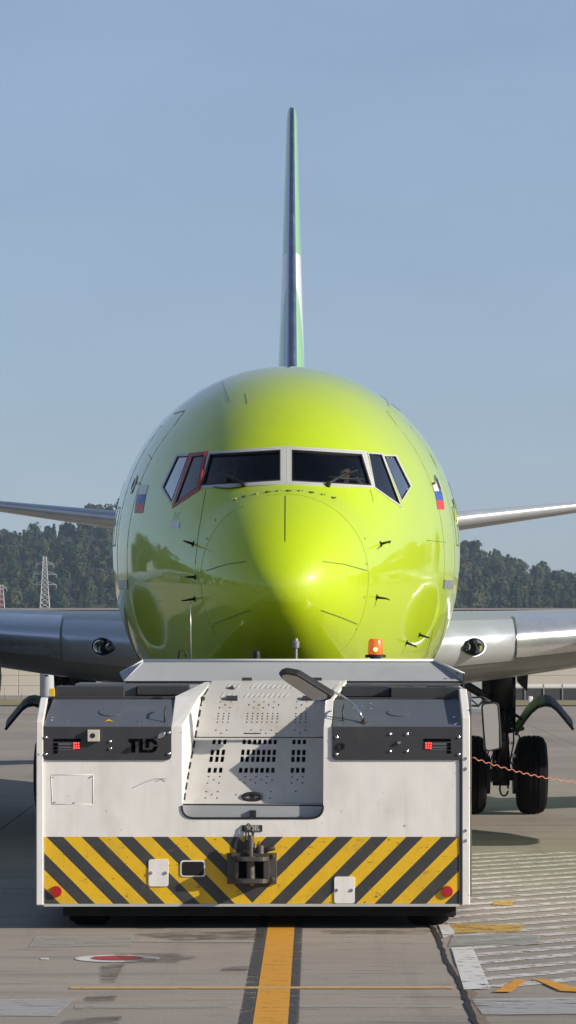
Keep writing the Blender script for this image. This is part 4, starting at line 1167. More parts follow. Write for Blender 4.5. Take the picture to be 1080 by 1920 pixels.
# side panels (thick flanks)
def flank(x0, x1, front=D - .02, mat='tugw', top=1308, cr=1352, name='side_panel'):
    zt_ = Z_(top, D + .62)
    prof = [(front, zb_), (front, Z_(cr, front)), (front + .62, zt_), (D + 2.4, zt_), (D + 2.6, 1.45), (D + 7.2, 1.35), (D + 7.35, .6), (D + 7.0, zb_ + .02), (D + 5.9, zb_ + .02), (D + 5.7, .8), (D + 4.5, .8), (D + 4.3, zb_)]
    return prism(name, [(x0, y_, z_) for y_, z_ in prof], (x1 - x0, 0, 0), mat, TG, .008)
flank(X_(68), X_(81.5)); flank(X_(866), X_(881), top=1292, cr=1345)
box('corner_trim', X_(861.5), X_(865.5), D - .012, D + .05, zb_, zc_, 'char', TG)
box('corner_trim', X_(882), X_(885.5), D + .12, D + 2.2, .28, 1.93, 'steel', TG, .004)
for py in (1422, 1441, 1557, 1576): latheobj('bolt', (X_(873.5), D - .02, Z_(py)), (0, -1, 0), [(0, .014), (.008, .013), (.014, .006)], 'chrome', TG, 10)
# charcoal lamp panels and slate hoods
def rpan(x0, x1, side):
    P2 = rounded([(x0, zc_), (x1, zc_), (x1, zd), (x0, zd)], [.0, .0, .045, .045], 5)
    o = prism('lamp_panel', [(p.x, D - .016, p.y) for p in P2], (0, .012, 0), 'char', TG, .003)
    return o
rpan(X_(80), X_(321.5), -1); rpan(X_(622.5), X_(866), 1)
DH = D + .60
def hood(x0, x1, X0, X1):
    a = [(X_(x0), D - .018, zc_ + .004), (X_(x1), D - .018, zc_ + .004), (X_(X1, DH), DH, Z_(1311, DH)), (X_(X0, DH), DH, Z_(1311, DH))]
    return prism('hood', a, (0, .008, -.03), 'slate', TG, .006)
h1 = hood(81, 321, 99, 328); h2 = hood(623, 866, 627, 866)
def onhood(px, py, off=0):
    # intersection of pixel ray with hood plane
    n = Vector((0, -(Z_(1311, DH) - zc_), .618)).normalized(); p0 = Vector((0, D - .018, zc_ + .004)); o_ = Vector((0, 0, CAMH)); d_ = Vector(((px - 540) / F, 1, -(py - YH) / F))
    return o_ + d_ * ((p0 - o_).dot(n) / d_.dot(n)) + n * off, n
# white pillars beside the opening, sloping back with the hood
prism('pillar_cap', [(X_(321.5), D, zc_), (X_(341), D, zc_), (X_(375, DH), DH, Z_(1303, DH)), (X_(328.5, DH), DH, Z_(1306, DH))], (0, .01, -.03), 'tugw', TG, .004)
prism('pillar_cap', [(X_(607), D, zc_ - .0), (X_(622), D, zc_), (X_(625.5, DH), DH, Z_(1308, DH)), (X_(611, DH), DH, Z_(1308, DH))], (0, .01, -.03), 'tugw', TG, .004)
DB = D + 1.0
prism('pillar_cap', [(X_(611, DH), DH, Z_(1308, DH)), (X_(625.5, DH), DH, Z_(1308, DH)), (X_(650, DB), DB, Z_(1275, DB)), (X_(639, DB), DB, Z_(1277, DB))], (0, .01, -.03), 'tugw', TG, .0)
prism('pillar_cap', [(X_(328.5, DH), DH, Z_(1306, DH)), (X_(375, DH), DH, Z_(1303, DH)), (X_(397, DB), DB, Z_(1278, DB)), (X_(384, DB), DB, Z_(1279, DB))], (0, .01, -.03), 'tugw', TG, .0)
# perforated cover : profile (depth, pixel row) with left/right pixel edges
PRF = [(.21, 1507, 343, 606), (.26, 1480, 347, 607), (.34, 1440, 354, 608), (.46, 1383, 365, 609), (.60, 1322, 376, 611), (.66, 1312, 378, 612), (1.0, 1278, 398, 640)]
rowsP = [p[1] for p in PRF]
def cov(a, py):
    """a in 0..1 across, py picture row -> 3-D"""
    dep = float(np.interp(-py, [-r for r in rowsP], [p[0] for p in PRF])); l_ = float(np.interp(-py, [-r for r in rowsP], [p[2] for p in PRF])); r_ = float(np.interp(-py, [-r for r in rowsP], [p[3] for p in PRF]))
    return T(l_ + (r_ - l_) * a, py, D + dep)
holes = []     # (a0, a1, py0, py1)
wA = 263.0
def grp(a_list, rows_, hw, hh):
    for py in rows_:
        for a in a_list: holes.append((a - hw, a + hw, py - hh, py + hh))
gL = [.155, .197, .238]; gC = [.385, .425, .466, .503, .543, .583, .622]; gR = [.765, .805, .845]
for rows_, hh in (([1392], 4.4), ([1411.5, 1424.5], 5.2), ([1445], 4.8)):
    grp(gL, rows_, .0125, hh); grp(gC, rows_, .0125, hh); grp(gR, rows_, .0125, hh)
for rows_ in ([1318, 1323, 1328], [1339, 1344, 1349, 1355], [1370, 1376], [1457, 1463, 1469], [1485, 1491, 1497]):
    for i, py in enumerate(rows_):
        if rows_[0] == 1485 : cs = gL + [.37, .62] + ([.76, .80, .845] if i == 0 else [])
        else: cs = gL + gC + gR
        for k, a in enumerate(cs):
            if (k + i) % 2 == 0 or rows_[0] == 1339: holes.append((a - .006, a + .006, py - 1.1, py + 1.1))
xsC = sorted({0.0, 1.0, *[round(h[0], 4) for h in holes], *[round(h[1], 4) for h in holes]})
def cover_part(name, r0, r1, mat):
    hs = [h for h in holes if min(r0, r1) < h[2] and h[3] < max(r0, r1)]
    ysC = sorted({r0, r1, *[h[2] for h in hs], *[h[3] for h in hs], *[r for r in rowsP if min(r0, r1) < r < max(r0, r1)]})
    bm = bmesh.new(); gv = {}
    def gvt(i, j):
        if (i, j) not in gv: gv[(i, j)] = bm.verts.new(cov(xsC[i], ysC[j]))
        return gv[(i, j)]
    for j in range(len(ysC) - 1):
        ym = (ysC[j] + ysC[j + 1]) / 2; hr = [h for h in hs if h[2] < ym < h[3]]
        for i in range(len(xsC) - 1):
            xm = (xsC[i] + xsC[i + 1]) / 2
            if any(h[0] < xm < h[1] for h in hr): continue
            bm.faces.new((gvt(i, j), gvt(i, j + 1), gvt(i + 1, j + 1), gvt(i + 1, j)))
    o = frombm(name, bm, mat, TG)
    md = o.modifiers.new('thick', 'SOLIDIFY'); md.thickness = .012; md.offset = -1 
    return o
cover_part('perforated_cover', 1384.5, 1507, 'cover'); cover_part('perforated_cover', 1278, 1382.5, 'cover')
# embossed louvres near the top of the cover
for py in (1289, 1306):
    for a in [.15, .19, .23, .34, .38, .42, .46, .5, .54, .58, .62, .66]:
        q0, q1 = cov(a + .005, py - 4), cov(a - .005, py + 4)
        tubeobj('louvre', [q0 + Vector((0, -.006, .004)), q1 + Vector((0, -.006, .004))], .010, 'cover', TG, 5)
# dark hold under the cover
bm = bmesh.new(); bx(bm, X_(343), X_(606), D + .75, D + .8, .9, 2.0); bx(bm, X_(343), X_(606), D + .25, D + .8, .9, 1.0); frombm('engine_bay', bm, 'void', TG)
bm = bmesh.new()
for k in range(5): tube(bm, [(X_(400) + k * .17, D + .5, 1.0), (X_(400) + k * .17, D + .72, 1.6)], .03, 6)
frombm('engine_pipe', bm, 'steel', TG)
# lip and ledge
prism('cover_lip', [T(343, 1507, D + .08), T(606, 1509, D + .08), T(606, 1507, D + .22), T(343, 1506, D + .22)], (0, 0, -.012), 'cover', TG)
prism('ledge_panel', [(X_(339), D + .08, Z_(1508)), (X_(608), D + .08, Z_(1509)), (X_(608), D + .08, Z_(1540)), (X_(339), D + .08, Z_(1540))], (0, .02, 0), 'greyplate', TG)
box('latch', X_(468), X_(480), D + .05, D + .08, Z_(1534), Z_(1520), 'black', TG)
# inner side walls of the opening
LEv = [(T(338, 1506, D + .02)), (T(338, 1540, D + .02))]
def wallin(name, xf, px_i, mat):
    vs_ = []; fs_ = []
    stations = [(1540, 1540), (1507, 1507), (1480, 1480), (1440, 1440), (1383, 1383), (1364, 1350)]
    for pf, pc in stations:
        vs_ += [(xf, D + .012, Z_(pf)), cov(px_i, min(pc, 1507)) if pc <= 1507 else Vector((cov(px_i, 1507).x, D + .09, Z_(1540)))]
    for i in range(len(stations) - 1): fs_.append((2 * i, 2 * i + 1, 2 * i + 3, 2 * i + 2))
    # slope part: along hood
    a = len(vs_)
    vs_ += [(xf + (X_(375, DH) - X_(341) if px_i < .5 else X_(611, DH) - X_(607)), DH, Z_(1303, DH)), cov(px_i, 1318)]
    fs_.append((a - 2, a - 1, a + 1, a))
    return mesh(name, vs_, fs_, mat, TG)
wallin('opening_side', X_(341), 0.0, 'tugw'); wallin('opening_side', X_(607), 1.0, 'tugw')
# black dashes of the rubber gasket along the left edge
pyv = 1500
while pyv > 1300:
    tubeobj('gasket', [cov(.004, pyv) + Vector((0, -.01, .002)), cov(.004, pyv - 12) + Vector((0, -.01, .002))], .011, 'black', TG, 6); pyv -= 19.5
for py in (1506, 1459, 1453, 1416, 1387, 1376): 
    p = cov(.03, py); latheobj('bolt', p, (0, -1, .6), [(0, .012), (.008, .008)], 'chrome', TG, 8)
# cover handle, latches, ring
bm = bmesh.new(); cpt = cov(.49, 1494)
tube(bm, [cpt + Vector((.082 * math.cos(a), -.02, .030 * math.sin(a))) for a in [i * math.pi / 10 for i in range(21)]], .016, 8); frombm('pull_ring', bm, 'black', TG, True, True)
box('pull_ring_seat', cpt.x - .02, cpt.x + .02, cpt.y - .02, cpt.y + .03, cpt.z - .03, cpt.z + .01, 'black', TG)
for px, py in ((435, 1314), (577, 1314)):
    p = cov((px - 378) / 233, py); latheobj('cover_hinge', p + Vector((-.05, 0, .02)), (1, 0, 0), [(0, .01), (.0, .028), (.1, .028), (.1, .01)], 'char', TG, 12)
p = cov(.20, 1296); prism('cover_horn', [p + Vector((-.028, 0, -.02)), p + Vector((.03, 0, -.02)), p + Vector((.022, 0, .03)), p + Vector((0, 0, .055)), p + Vector((-.022, 0, .03))], (0, .05, 0), 'char', TG, .004)
for px in (463, 594): 
    p = T(px, 1274, D + 1.02); box('cover_hinge', p.x - .045, p.x + .045, p.y - .03, p.y, p.z - .01, p.z + .018, 'char', TG)
p = cov(.44, 1376); box('cover_slot', p.x - .075, p.x + .075, p.y - .014, p.y + .01, p.z - .008, p.z + .008, 'black', TG)
# top deck behind the hoods
zt_ = Z_(1311, DH)
def tbox(name, p0, q0, p1, q1, d, dep, mat, bev=.006): return box(name, X_(p0, d), X_(p1, d), d, d + dep, Z_(q1, d), Z_(q0, d), mat, TG, bev)
tbox('deck', 99, 1306, 384, 1350, D + .63, 2.0, 'char'); tbox('deck', 630, 1308, 866, 1350, D + .63, 2.0, 'char')
tbox('deck_box', 103, 1287, 233, 1308, D + .72, .5, 'char'); tbox('deck_box', 233.5, 1286, 256, 1308, D + .9, .5, 'slate'); tbox('deck_box', 256.5, 1286, 354, 1303, D + .85, .5, 'char')
tbox('deck_box', 641, 1287, 731, 1306, D + .85, .5, 'char'); tbox('deck_box', 733, 1289, 864, 1309, D + .72, .5, 'char')
tbox('deck_cover', 140, 1282, 380, 1287, D + 1.0, .9, 'slate'); tbox('deck_cover', 650, 1281, 862, 1287, D + 1.0, .9, 'slate')
tbox('deck_wedge', 354.5, 1284, 378, 1300, D + .95, .2, 'greyplate')
tbox('marker_lamp', 92.5, 1291, 102, 1306, D + .66, .06, 'yellow', .004)
for a_, b_ in ((290, 305), (822, 845)): tbox('hood_hinge', a_, 1306, b_, 1310, D + .61, .03, 'black', .002)
# grey raised shield
DS0, DS1 = D + 1.25, D + 1.5
sh = [(T(226, 1277, DS0)), (T(868, 1277, DS0)), (T(868, 1268, DS0 + .03)), (T(813, 1239, DS1)), (T(270, 1239, DS1)), (T(226, 1262, DS0 + .06))]
prism('shield_plate', [(T(233, 1277, DS0)), (T(868, 1277, DS0)), (T(812, 1240, DS1)), (T(270, 1240, DS1))], (0, .03, 0), 'greyplate', TG, .004)
prism('shield_wing', [T(869, 1277, DS0 - .02), T(870, 1262, DS0), T(815, 1237.5, DS1), T(812, 1241, DS1)], (0, .03, 0), 'greyplate', TG, .0)
prism('shield_wing', [T(224, 1262, DS0 + .3), T(270, 1237.5, DS1), T(271, 1241, DS1), T(240, 1277, DS0 - .02), T(232, 1277, DS0 - .02)], (0, .03, 0), 'greyplate', TG, .0)
tubeobj('shield_rim', [T(270, 1238, DS1 - .01), T(813, 1238, DS1 - .01)], .013, 'white_fin', TG, 8)
tubeobj('shield_rim', [T(813, 1238, DS1 - .01), T(870, 1263, DS0 - .01)], .011, 'white_fin', TG, 8)
tubeobj('shield_rim', [T(270, 1238, DS1 - .01), T(226, 1262, DS0 + .29)], .011, 'white_fin', TG, 8)
box('painted_shield_shadow', X_(236, DS0), X_(868, DS0), DS0 + .0, DS0 + .2, Z_(1281, DS0), Z_(1277.5, DS0), 'void', TG)  # black strip standing in for the shade below the shield
latheobj('bolt', T(858, 1262, DS0 - .01), (0, -1, 0), [(0, .012), (.008, .008)], 'char', TG, 8)
prism('side_bracket', [T(868, 1262, DS0 - .2), T(871, 1262, DS0 - .2), T(871, 1300, DS0 - .2), T(868, 1310, DS0 - .2)], (0, .05, 0), 'char', TG)
# chassis body and a black slab added for the shade beneath
bm = bmesh.new()
bx(bm, X_(84), X_(864), D + .12, D + 2.4, .34, 1.68)
bx(bm, X_(84), X_(864), D + 1.55, D + 2.4, 1.6, 1.9)
bx(bm, X_(84), X_(84) + 1.0, D + 2.4, D + 7.2, .3, 1.3); bx(bm, X_(864) - 1.0, X_(864), D + 2.4, D + 7.2, .3, 1.3)
for f in list(bm.faces): pass
# leave the opening free
bm.free()
bm = bmesh.new()
bx(bm, X_(84), X_(338), D + .06, D + 2.4, .34, 1.72); bx(bm, X_(610), X_(864), D + .06, D + 2.4, .34, 1.72); bx(bm, X_(338), X_(610), D + .12, D + 2.4, .34, .88); bx(bm, X_(338), X_(610), D + 1.2, D + 2.4, .9, 2.05)  # black core boxes, added to block light inside the tug
bx(bm, X_(84), X_(84) + 1.0, D + 2.41, D + 7.2, .3, 1.3); bx(bm, X_(864) - 1.0, X_(864), D + 2.41, D + 7.2, .3, 1.3)
bx(bm, X_(117), X_(856), D + .12, D + 7.0, .11, .335)  # low slab added to blacken the shade under the tug
frombm('chassis_shade_fill', bm, 'void', TG)
def tugwheel(x, y):
    t_ = latheobj('tyre', (x, y, .46), (1, 0, 0), [(-.19, .2), (-.2, .32), (-.18, .42), (-.12, .46), (.12, .46), (.18, .42), (.2, .32), (.19, .2)], 'tyre', TG, 36)
    latheobj('rim', (x, y, .46), (1, 0, 0), [(-.15, .01), (-.16, .22), (.16, .22), (.15, .01)], 'steel', t_ if False else TG, 20)
for x in (X_(118) + .21, X_(858) - .24): tugwheel(x, D + .62); tugwheel(x, D + 5.3)
prism('mud_flap', [(X_(765), D + .5, .24), (X_(856), D + .5, .24), (X_(856), D + .5, .07), (X_(772), D + .5, .07)], (0, .02, 0), 'tyre', TG)
prism('mud_flap', [(X_(114), D + .5, .24), (X_(200), D + .5, .24), (X_(200), D + .5, .07), (X_(126), D + .5, .07)], (0, .02, 0), 'tyre', TG)
# face details
for px, py in ((316.5, 1374), (316.5, 1413), (86, 1382), (86, 1414), (207, 1390), (207, 1403), (631, 1382), (631, 1414), (731.5, 1376), (763, 1376), (731.5, 1408), (763, 1408), (860, 1382), (860, 1414)):
    latheobj('bolt', (X_(px), D - .017, Z_(py)), (0, -1, 0), [(0, .015 if px < 330 or abs(px - 747) > 40 else .011), (.008, .013), (.014, .005)], 'chrome', TG, 10)
latheobj('bolt', (X_(747.5), D - .017, Z_(1392)), (0, -1, 0), [(0, .017), (.02, .015), (.03, .005)], 'chrome', TG, 12)
for px, py, h in ((99, 1345, 1), (126, 1352, 1), (98, 1350, 0), (260, 1353, 1), (269, 1354, 1), (261, 1352, 0), (852, 1345, 1), (853, 1358, 1), (857, 1357, 0), (636, 1359, 1), (664, 1328, 1), (696, 1320, 1), (680, 1324, 0), (696, 1329, 1)):
    p, n = onhood(px, py); latheobj('bolt', p, n, [(0, .012), (.007, .009)], 'chrome', TG, 8)
for cx_ in (207, 747):
    bm = bmesh.new(); vs_ = [onhood(cx_ + 21 * math.cos(a), 1336 + 7 * math.sin(a), .006)[0] for a in [i * math.pi / 14 for i in range(28)]]
    prism('hood_cap', vs_, (0, .004, -.006), 'slate', TG); bm.free()
    for dx, dy in ((-13, -4), (14, -4), (0, 5)):
        p, n = onhood(cx_ + dx, 1336 + dy, .006); latheobj('bolt', p, n, [(0, .008), (.005, .006)], 'chrome', TG, 8)
vs_ = [onhood(*q, .004)[0] for q in ((196, 1354), (204, 1349), (213, 1354), (204, 1352.5))]
mesh('warning_mark', vs_, [(0, 1, 2, 3)], 'yellow', TG)
# grab handles
for b0, b1 in (((309, 1354), (312, 1324)), ((643, 1352), (644, 1322))):
    a, n = onhood(*b0); tp_ = Vector((a.x + .01, a.y + .12, a.z + .14)); q, _ = onhood(b0[0] - 14, b0[1] - 16)
    tubeobj('grab_handle', [a, a + Vector((0, .02, .10)), tp_, tp_ + Vector((0, .07, .0))], .008, 'char', TG, 6)
# lever with chrome bulb
p = Vector((X_(303), D - .017, Z_(1378)))
tubeobj('lever', [p, p + Vector((0, -.10, .01))], .008, 'steel', TG, 6)
latheobj('lever_knob', p + Vector((-.03, -.10, -.02)), (1, -.3, .7), [(0, .004), (.015, .018), (.045, .024), (.075, .016), (.085, .003)], 'chrome', TG, 16)
# socket box
sx0, sx1, sz0, sz1 = X_(164.5), X_(187), Z_(1390), Z_(1368)
box('socket_box', sx0, sx1, D - .06, D - .017, sz0, sz1, 'cream_box', TG, .004)
latheobj('socket_hole', ((sx0 + sx1) / 2 - .006, D - .0602, (sz0 + sz1) / 2), (0, -1, 0), [(0, .022), (.003, .022), (.003, .016)], 'black', TG, 16)
# key switch on the right panel
latheobj('round_switch', (X_(639.5), D - .017, Z_(1399.5)), (0, -1, 0), [(0, .034), (.012, .034), (.012, .024), (.004, .022), (.004, .001)], 'black', TG, 20)
# tail lamps
for x0, sgn in ((101, 1), (845.5, -1)):
    def q(a, b_): return (X_(x0 + sgn * a), Z_(b_))
    def rct(a0, b0, a1, b1, mat, nm, y0=.021, y1=.017):
        p, r = q(a0, b0), q(a1, b1); return box(nm, min(p[0], r[0]), max(p[0], r[0]), D - y0, D - y1, min(p[1], r[1]), max(p[1], r[1]), mat, TG, .001)
    rct(0, 1385, 51, 1390, 'logo', 'lamp_vent'); 
    for k in range(3): rct(0, 1393 + k * 7, 7, 1398.5 + k * 7, 'logo', 'lamp_vent')
    rct(9, 1393, 35, 1397, 'slate', 'lamp_louvre'); rct(9, 1400, 35, 1403, 'slate', 'lamp_louvre'); rct(9, 1405, 40, 1407, 'slate', 'lamp_louvre')
    rct(35, 1391, 50, 1405, 'lampred', 'tail_lamp')
    for i in range(3):
        for j in range(3):
            a, b_ = q(38 + i * 4.3, 1393.5 + j * 4.4); latheobj('led', (a, D - .0212, b_), (0, -1, 0), [(0, .0085), (.006, .006), (.009, .001)], 'led', TG, 8)
# company lettering
def lett(P): return prism('letter', [(X_(a), D - .0185, Z_(b_)) for a, b_ in P], (0, .002, 0), 'logo', TG)
lett([(241.5, 1385), (260, 1385), (260, 1390.5), (254, 1390.5), (254, 1411), (246.5, 1411), (246.5, 1394), (241.5, 1390)])
lett([(261, 1385), (268, 1385), (268, 1405.5), (275, 1405.5), (280, 1411), (261, 1411)])
lett([(273, 1385), (286, 1385), (293, 1389), (296.5, 1396), (290, 1396), (285, 1391), (280, 1391), (280, 1402), (273, 1402)])
lett([(296.5, 1399), (293, 1407), (287, 1411), (281, 1411), (277, 1406), (285, 1405.5), (289.5, 1399)])
# white access plates, slot, reflectors
for x0, y0, x1, y1 in ((278.5, 1611, 316, 1662), (626.5, 1643.5, 665, 1694)):
    P2 = rounded([(X_(x0), Z_(y0)), (X_(x1), Z_(y0)), (X_(x1), Z_(y1)), (X_(x0), Z_(y1))], .025, 4)
    ap = prism('access_plate', [(p.x, D - .014, p.y) for p in P2], (0, .010, 0), 'tugw', TG, .002)
    for k in (.13, .86): latheobj('bolt', (X_(x0 + (x1 - x0) * k), D - .014, Z_(y0 + (y1 - y0) * .5)), (0, -1, 0), [(0, .015), (.008, .014), (.012, .006)], 'chrome', TG, 10)
P2 = rounded([(X_(338), Z_(1613)), (X_(385.5), Z_(1613)), (X_(385.5), Z_(1644)), (X_(338), Z_(1644))], .03, 4)
prism('slot_frame', [(p.x, D - .012, p.y) for p in P2], (0, .008, 0), 'tugw', TG, .002)
P2 = rounded([(X_(341), Z_(1615.5)), (X_(382.5), Z_(1615.5)), (X_(382.5), Z_(1641.5)), (X_(341), Z_(1641.5))], .025, 4)
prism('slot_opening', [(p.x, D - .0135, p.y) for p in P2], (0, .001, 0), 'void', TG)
for px in (105.5, 838.5):
    latheobj('reflector', (X_(px), D - .005, Z_(1671.5)), (0, -1, 0), [(0, .05), (.016, .05), (.022, .047), (.024, .001)], 'red', TG, 28)
# riveted square panel outline on the left
for a_, b_ in (((96, 1453), (175, 1453)), ((175, 1453), (174, 1508)), ((174, 1508), (98, 1508)), ((98, 1508), (96, 1453))):
    tubeobj('panel_outline', [(X_(a_[0]), D - .0005, Z_(a_[1])), (X_(b_[0]), D - .0005, Z_(b_[1]))], .003, 'tugw', TG, 4)
for px, py in ((97, 1458), (169, 1457), (101, 1505), (137, 1506)):
    o = prism('scuff', [(X_(px - 3.5), D - .001, Z_(py + 2)), (X_(px + 1), D - .001, Z_(py + 1)), (X_(px + 4.5), D - .001, Z_(py - 2)), (X_(px), D - .001, Z_(py - 1))], (0, .0008, 0), 'steel', TG)
bm = bmesh.new(); tube(bm, [(X_(248), D - .0005, Z_(1478)), (X_(270), D - .0005, Z_(1467)), (X_(292), D - .0005, Z_(1460)), (X_(312), D - .0005, Z_(1460))], .003, 4); tube(bm, [(X_(292), D - .0005, Z_(1465)), (X_(303), D - .0005, Z_(1461)), (X_(310), D - .0005, Z_(1465))], .004, 4); frombm('scuff', bm, 'greyplate', TG)
# DIESEL plate
box('fuel_plate', X_(453.5), X_(492), D - .008, D - .0005, Z_(1559), Z_(1547), 'rubber_bk', TG)
cu = bpy.data.curves.new('t', 'FONT'); cu.body = 'DIESEL'; cu.size = .058; cu.align_x = 'CENTER'; cu.align_y = 'CENTER'; cu.extrude = .001
to = bpy.data.objects.new('t', cu); scene.collection.objects.link(to); bpy.context.view_layer.update()
tm = bpy.data.meshes.new_from_object(to.evaluated_get(bpy.context.evaluated_depsgraph_get())); bpy.data.objects.remove(to)
tm.transform(Matrix.Translation((X_(472.7), D - .0095, Z_(1553))) @ Matrix.Rotation(R(90), 4, 'X') @ Matrix.Diagonal((.78, 1, 1, 1)))
link('fuel_lettering', tm, 'flagw', TG)
# tow coupler
zc0, zc1 = Z_(1656), Z_(1600)
box('coupler_plate', X_(426), X_(519), D - .03, D - .005, Z_(1657), Z_(1599), 'steel', TG, .004)
for px, py in ((432, 1605), (431, 1648), (512, 1605), (511, 1648)): latheobj('bolt', (X_(px), D - .03, Z_(py)), (0, -1, 0), [(0, .021), (.02, .021), (.024, .012)], 'steel', TG, 6)
bm = bmesh.new()
for z0 in (Z_(1612), Z_(1653)):
    P2 = rounded([(X_(441), 0), (X_(505), 0), (X_(500), -.2), (X_(446), -.2)], [0, 0, .06, .06], 4)
    a = [bm.verts.new((p.x, D - .03 + p.y, z0)) for p in P2]; b_ = [bm.verts.new((p.x, D - .03 + p.y, z0 + .035)) for p in P2]
    bm.faces.new(a[::-1]); bm.faces.new(b_)
    for i in range(len(P2)): bm.faces.new((a[i], a[(i + 1) % len(P2)], b_[(i + 1) % len(P2)], b_[i]))
frombm('coupler_jaw', bm, 'steel', TG)
prism('coupler_cheek', [(X_(494), D - .03, Z_(1612)), (X_(494), D - .17, Z_(1614)), (X_(494), D - .15, Z_(1652)), (X_(494), D - .03, Z_(1655))], (X_(505) - X_(494), 0, 0), 'steel', TG, .004)
prism('coupler_cheek', [(X_(441), D - .03, Z_(1612)), (X_(441), D - .14, Z_(1614)), (X_(441), D - .12, Z_(1652)), (X_(441), D - .03, Z_(1655))], (X_(448) - X_(441), 0, 0), 'steel', TG, .004)
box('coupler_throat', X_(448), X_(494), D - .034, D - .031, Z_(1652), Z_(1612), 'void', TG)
latheobj('tow_pin', (X_(470.5), D - .13, Z_(1650)), (0, 0, 1), [(0, .038), (.18, .036), (.185, .05), (.215, .05), (.22, .03), (.36, .028), (.365, .018), (.40, .015)], 'steel', TG, 18)
latheobj('pin_spring', (X_(464), D - .12, Z_(1601)), (0, 0, 1), [(0, .045), (.02, .05), (.05, .03), (.1, .035), (.13, .02)], 'gear', TG, 14)
tubeobj('release_handle', [(X_(488), D - .10, Z_(1596)), (X_(500), D - .12, Z_(1592)), (X_(515), D - .13, Z_(1588))], [.03, .022, .022], 'black', TG, 10)
latheobj('release_drum', (X_(488), D - .14, Z_(1599)), (0, 0, 1), [(0, .035), (.07, .033), (.075, .02)], 'steel', TG, 14)
for k in range(5):
    z = Z_(1552 + k * 11); x = X_(466 + (k % 2) * 4 + k * .8)
    bm = bmesh.new(); tube(bm, [(x + .024 * math.cos(a), D - .03 - .012 * (k % 2) * math.sin(a), z + .036 * math.sin(a)) for a in [i * math.pi / 6 for i in range(13)]], .007, 5); frombm('chain_link', bm, 'steel', TG, True, True)
bm = bmesh.new()
tube(bm, [(X_(462), D - .03, Z_(1552)), (X_(461), D - .05, Z_(1572)), (X_(467), D - .06, Z_(1590))], .008, 5); tube(bm, [(X_(472), D - .03, Z_(1550)), (X_(474), D - .05, Z_(1575)), (X_(478), D - .08, Z_(1598))], .008, 5)
tube(bm, [(X_(480), D - .06, Z_(1598)), (X_(483), D - .07, Z_(1583)), (X_(486), D - .06, Z_(1577))], .007, 5)
frombm('safety_wire', bm, 'black', TG, True, True)
# wing mirror over the hood
b0, n0 = onhood(683, 1355)
arm = [b0, T(672, 1330, D + .10), T(664, 1320, D + .12), T(640, 1304, D + .10), T(608, 1289, D + .04), T(583, 1278, D - .0)]
tubeobj('mirror_arm', arm, .012, 'chrome', TG, 8)
latheobj('mirror_base', b0, n0, [(0, .035), (.01, .035), (.012, .018), (.04, .014)], 'steel', TG, 12)
mp = rounded([(521, 1262), (532, 1258.5), (556, 1263), (622, 1304), (621, 1311), (606, 1316), (590, 1315), (527, 1272)], 3.5, 3)
M3 = [Vector((X_(p.x, 35.95), 35.93 + (p.y - 1260) * .0012, Z_(p.y, 35.95))) for p in mp]
prism('mirror_housing', M3, (.03, .06, .035), 'black', TG, .008)
cM = sum(M3, Vector()) / len(M3)
gM = [cM + (v - cM) * .86 + Vector((-.004, -.006, -.008)) for v in M3]
mesh('mirror_glass', [v + Vector((0, 0, 0)) for v in gM], [tuple(range(len(gM)))], 'mirror_grey', TG)
# side mirror right of the tug
DM = D + 2.4
P2 = rounded([(902, 1318), (936, 1316), (942, 1404), (908, 1410)], 9, 5)
prism('mirror_housing', [T(p.x, p.y, DM) for p in P2], (0, .07, 0), 'black', TG, .01)
P3 = rounded([(904.5, 1321), (932, 1319), (938.5, 1402), (911, 1407)], 7, 5)
gl_ = [T(p.x, p.y, DM - .004) for p in P3]; cM = sum(gl_, Vector()) / len(gl_)
mesh('mirror_glass', [v + Vector((0, (v.x - cM.x) * .35 - .02, 0)) for v in gl_], [tuple(range(len(gl_)))], 'mirror', TG)
bm = bmesh.new(); tube(bm, [T(884, 1323, DM), T(897, 1324, DM), T(906, 1313, DM), T(920, 1315, DM)], .012, 6); tube(bm, [T(884, 1308, DM), T(905, 1307, DM), T(916, 1313, DM)], .01, 6); tube(bm, [T(884, 1312, DM), T(897, 1323, DM)], .009, 6)
frombm('mirror_bracket', bm, 'black', TG, True, True)
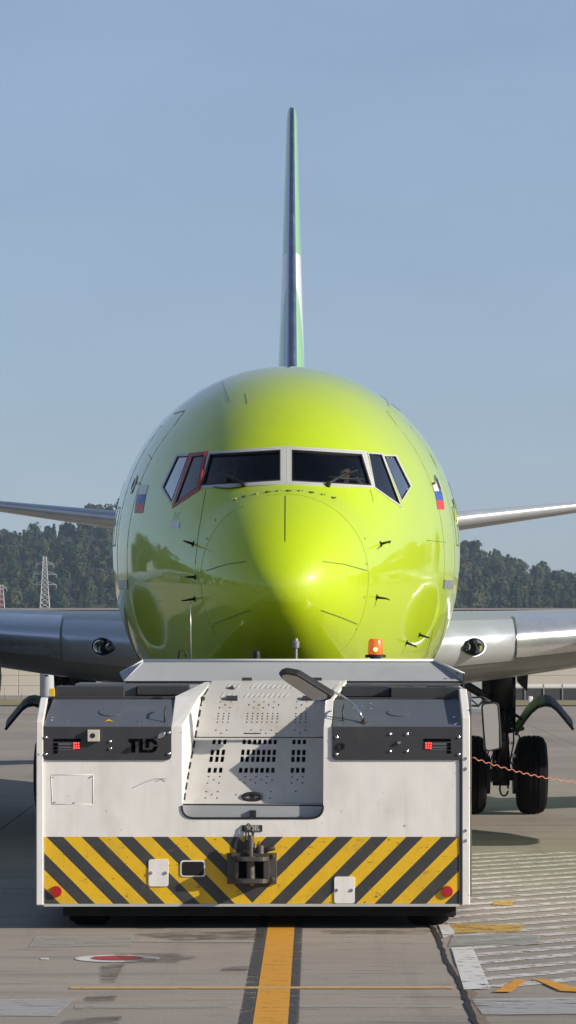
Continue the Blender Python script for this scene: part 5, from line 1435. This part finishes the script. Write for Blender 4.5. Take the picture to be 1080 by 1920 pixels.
# beacon, masts
bc = T(704, 1229, D + 1.72); 
bs = latheobj('beacon_base', bc - Vector((0, 0, .36)), (0, 0, 1), [(0, .05), (.34, .05), (.34, .095), (.365, .095), (.37, .07)], 'black', TG, 24)
bl = latheobj('beacon_lens', bc + Vector((0, 0, .008)), (0, 0, 1), [(0, .068), (.02, .071), (.125, .066), (.145, .055), (.15, .001)], 'amber', TG, 28)
latheobj('beacon_bulb', bc + Vector((0, -.062, .055)), (0, -1, 0), [(0, .022), (.01, .016), (.013, .002)], 'bulb', TG, 14)
a = T(555, 1232, D + 1.7)
latheobj('work_lamp', a - Vector((0, 0, .3)), (0, 0, 1), [(0, .014), (.38, .014), (.385, .03), (.44, .034), (.45, .02), (.47, .018), (.472, .002)], 'post', TG, 12)
a = T(481, 1236, D + 1.7); latheobj('camera_knob', a - Vector((0, 0, .2)), (0, 0, 1), [(0, .03), (.24, .036), (.27, .03), (.285, .005)], 'black', TG, 14)
tubeobj('whip_antenna', [T(358, 1240, D + 1.7) - Vector((0, 0, .2)), T(357.5, 1180, D + 1.7), T(357, 1132, D + 1.7)], [.009, .006, .003], 'tape', TG, 6)
tubeobj('deck_hook', [T(334, 1240, D + 1.7), T(336, 1221, D + 1.7), T(345, 1219, D + 1.7), T(350, 1232, D + 1.7)], .008, 'black', TG, 6)
# coiled rope from the tug to the ground at the right
P = []
a, b_ = T(886, 1421, D + .9), T(1082, 1467, D + 1.6); n = 150
for i in range(n + 1):
    s = i / n; p = a.lerp(b_, s); p.z -= .05 * math.sin(math.pi * s) * .6
    ph_ = s * 14 * 2 * math.pi; P.append(p + Vector((0, .006 * math.cos(ph_), .008 * math.sin(ph_))))
e = P[-1]
for i in range(1, 80):
    s = i / 79; P.append(Vector((e.x + 3.0 * s, e.y + .4 * s, e.z * (1 - s) ** 1.6 + .02)) + Vector((0, .008 * math.cos(i * .7), .011 * math.sin(i * .7))))
rope = tubeobj('orange_cord', P, .0042, 'rope_o', None, 5)
tag(rope, 'thin twisted orange cord running from the tug to the right', 'cord')

# ------------------------------------------------------------------ haze
bm = bmesh.new(); bx(bm, -1000, 1000, -1000, 2100, -1.2, 95)
hz_ = frombm('haze', bm, [], None); tag(hz_, None, None, kind='stuff')
m = bpy.data.materials.new('haze_air'); m.use_nodes = True; t = m.node_tree; t.nodes.clear()
o_ = t.nodes.new('ShaderNodeOutputMaterial'); v_ = t.nodes.new('ShaderNodeVolumePrincipled'); v_.inputs['Color'].default_value = (.60, .78, 1, 1); v_.inputs['Density'].default_value = .00013; v_.inputs['Anisotropy'].default_value = .2
t.links.new(v_.outputs[0], o_.inputs['Volume']); hz_.data.materials.append(m)
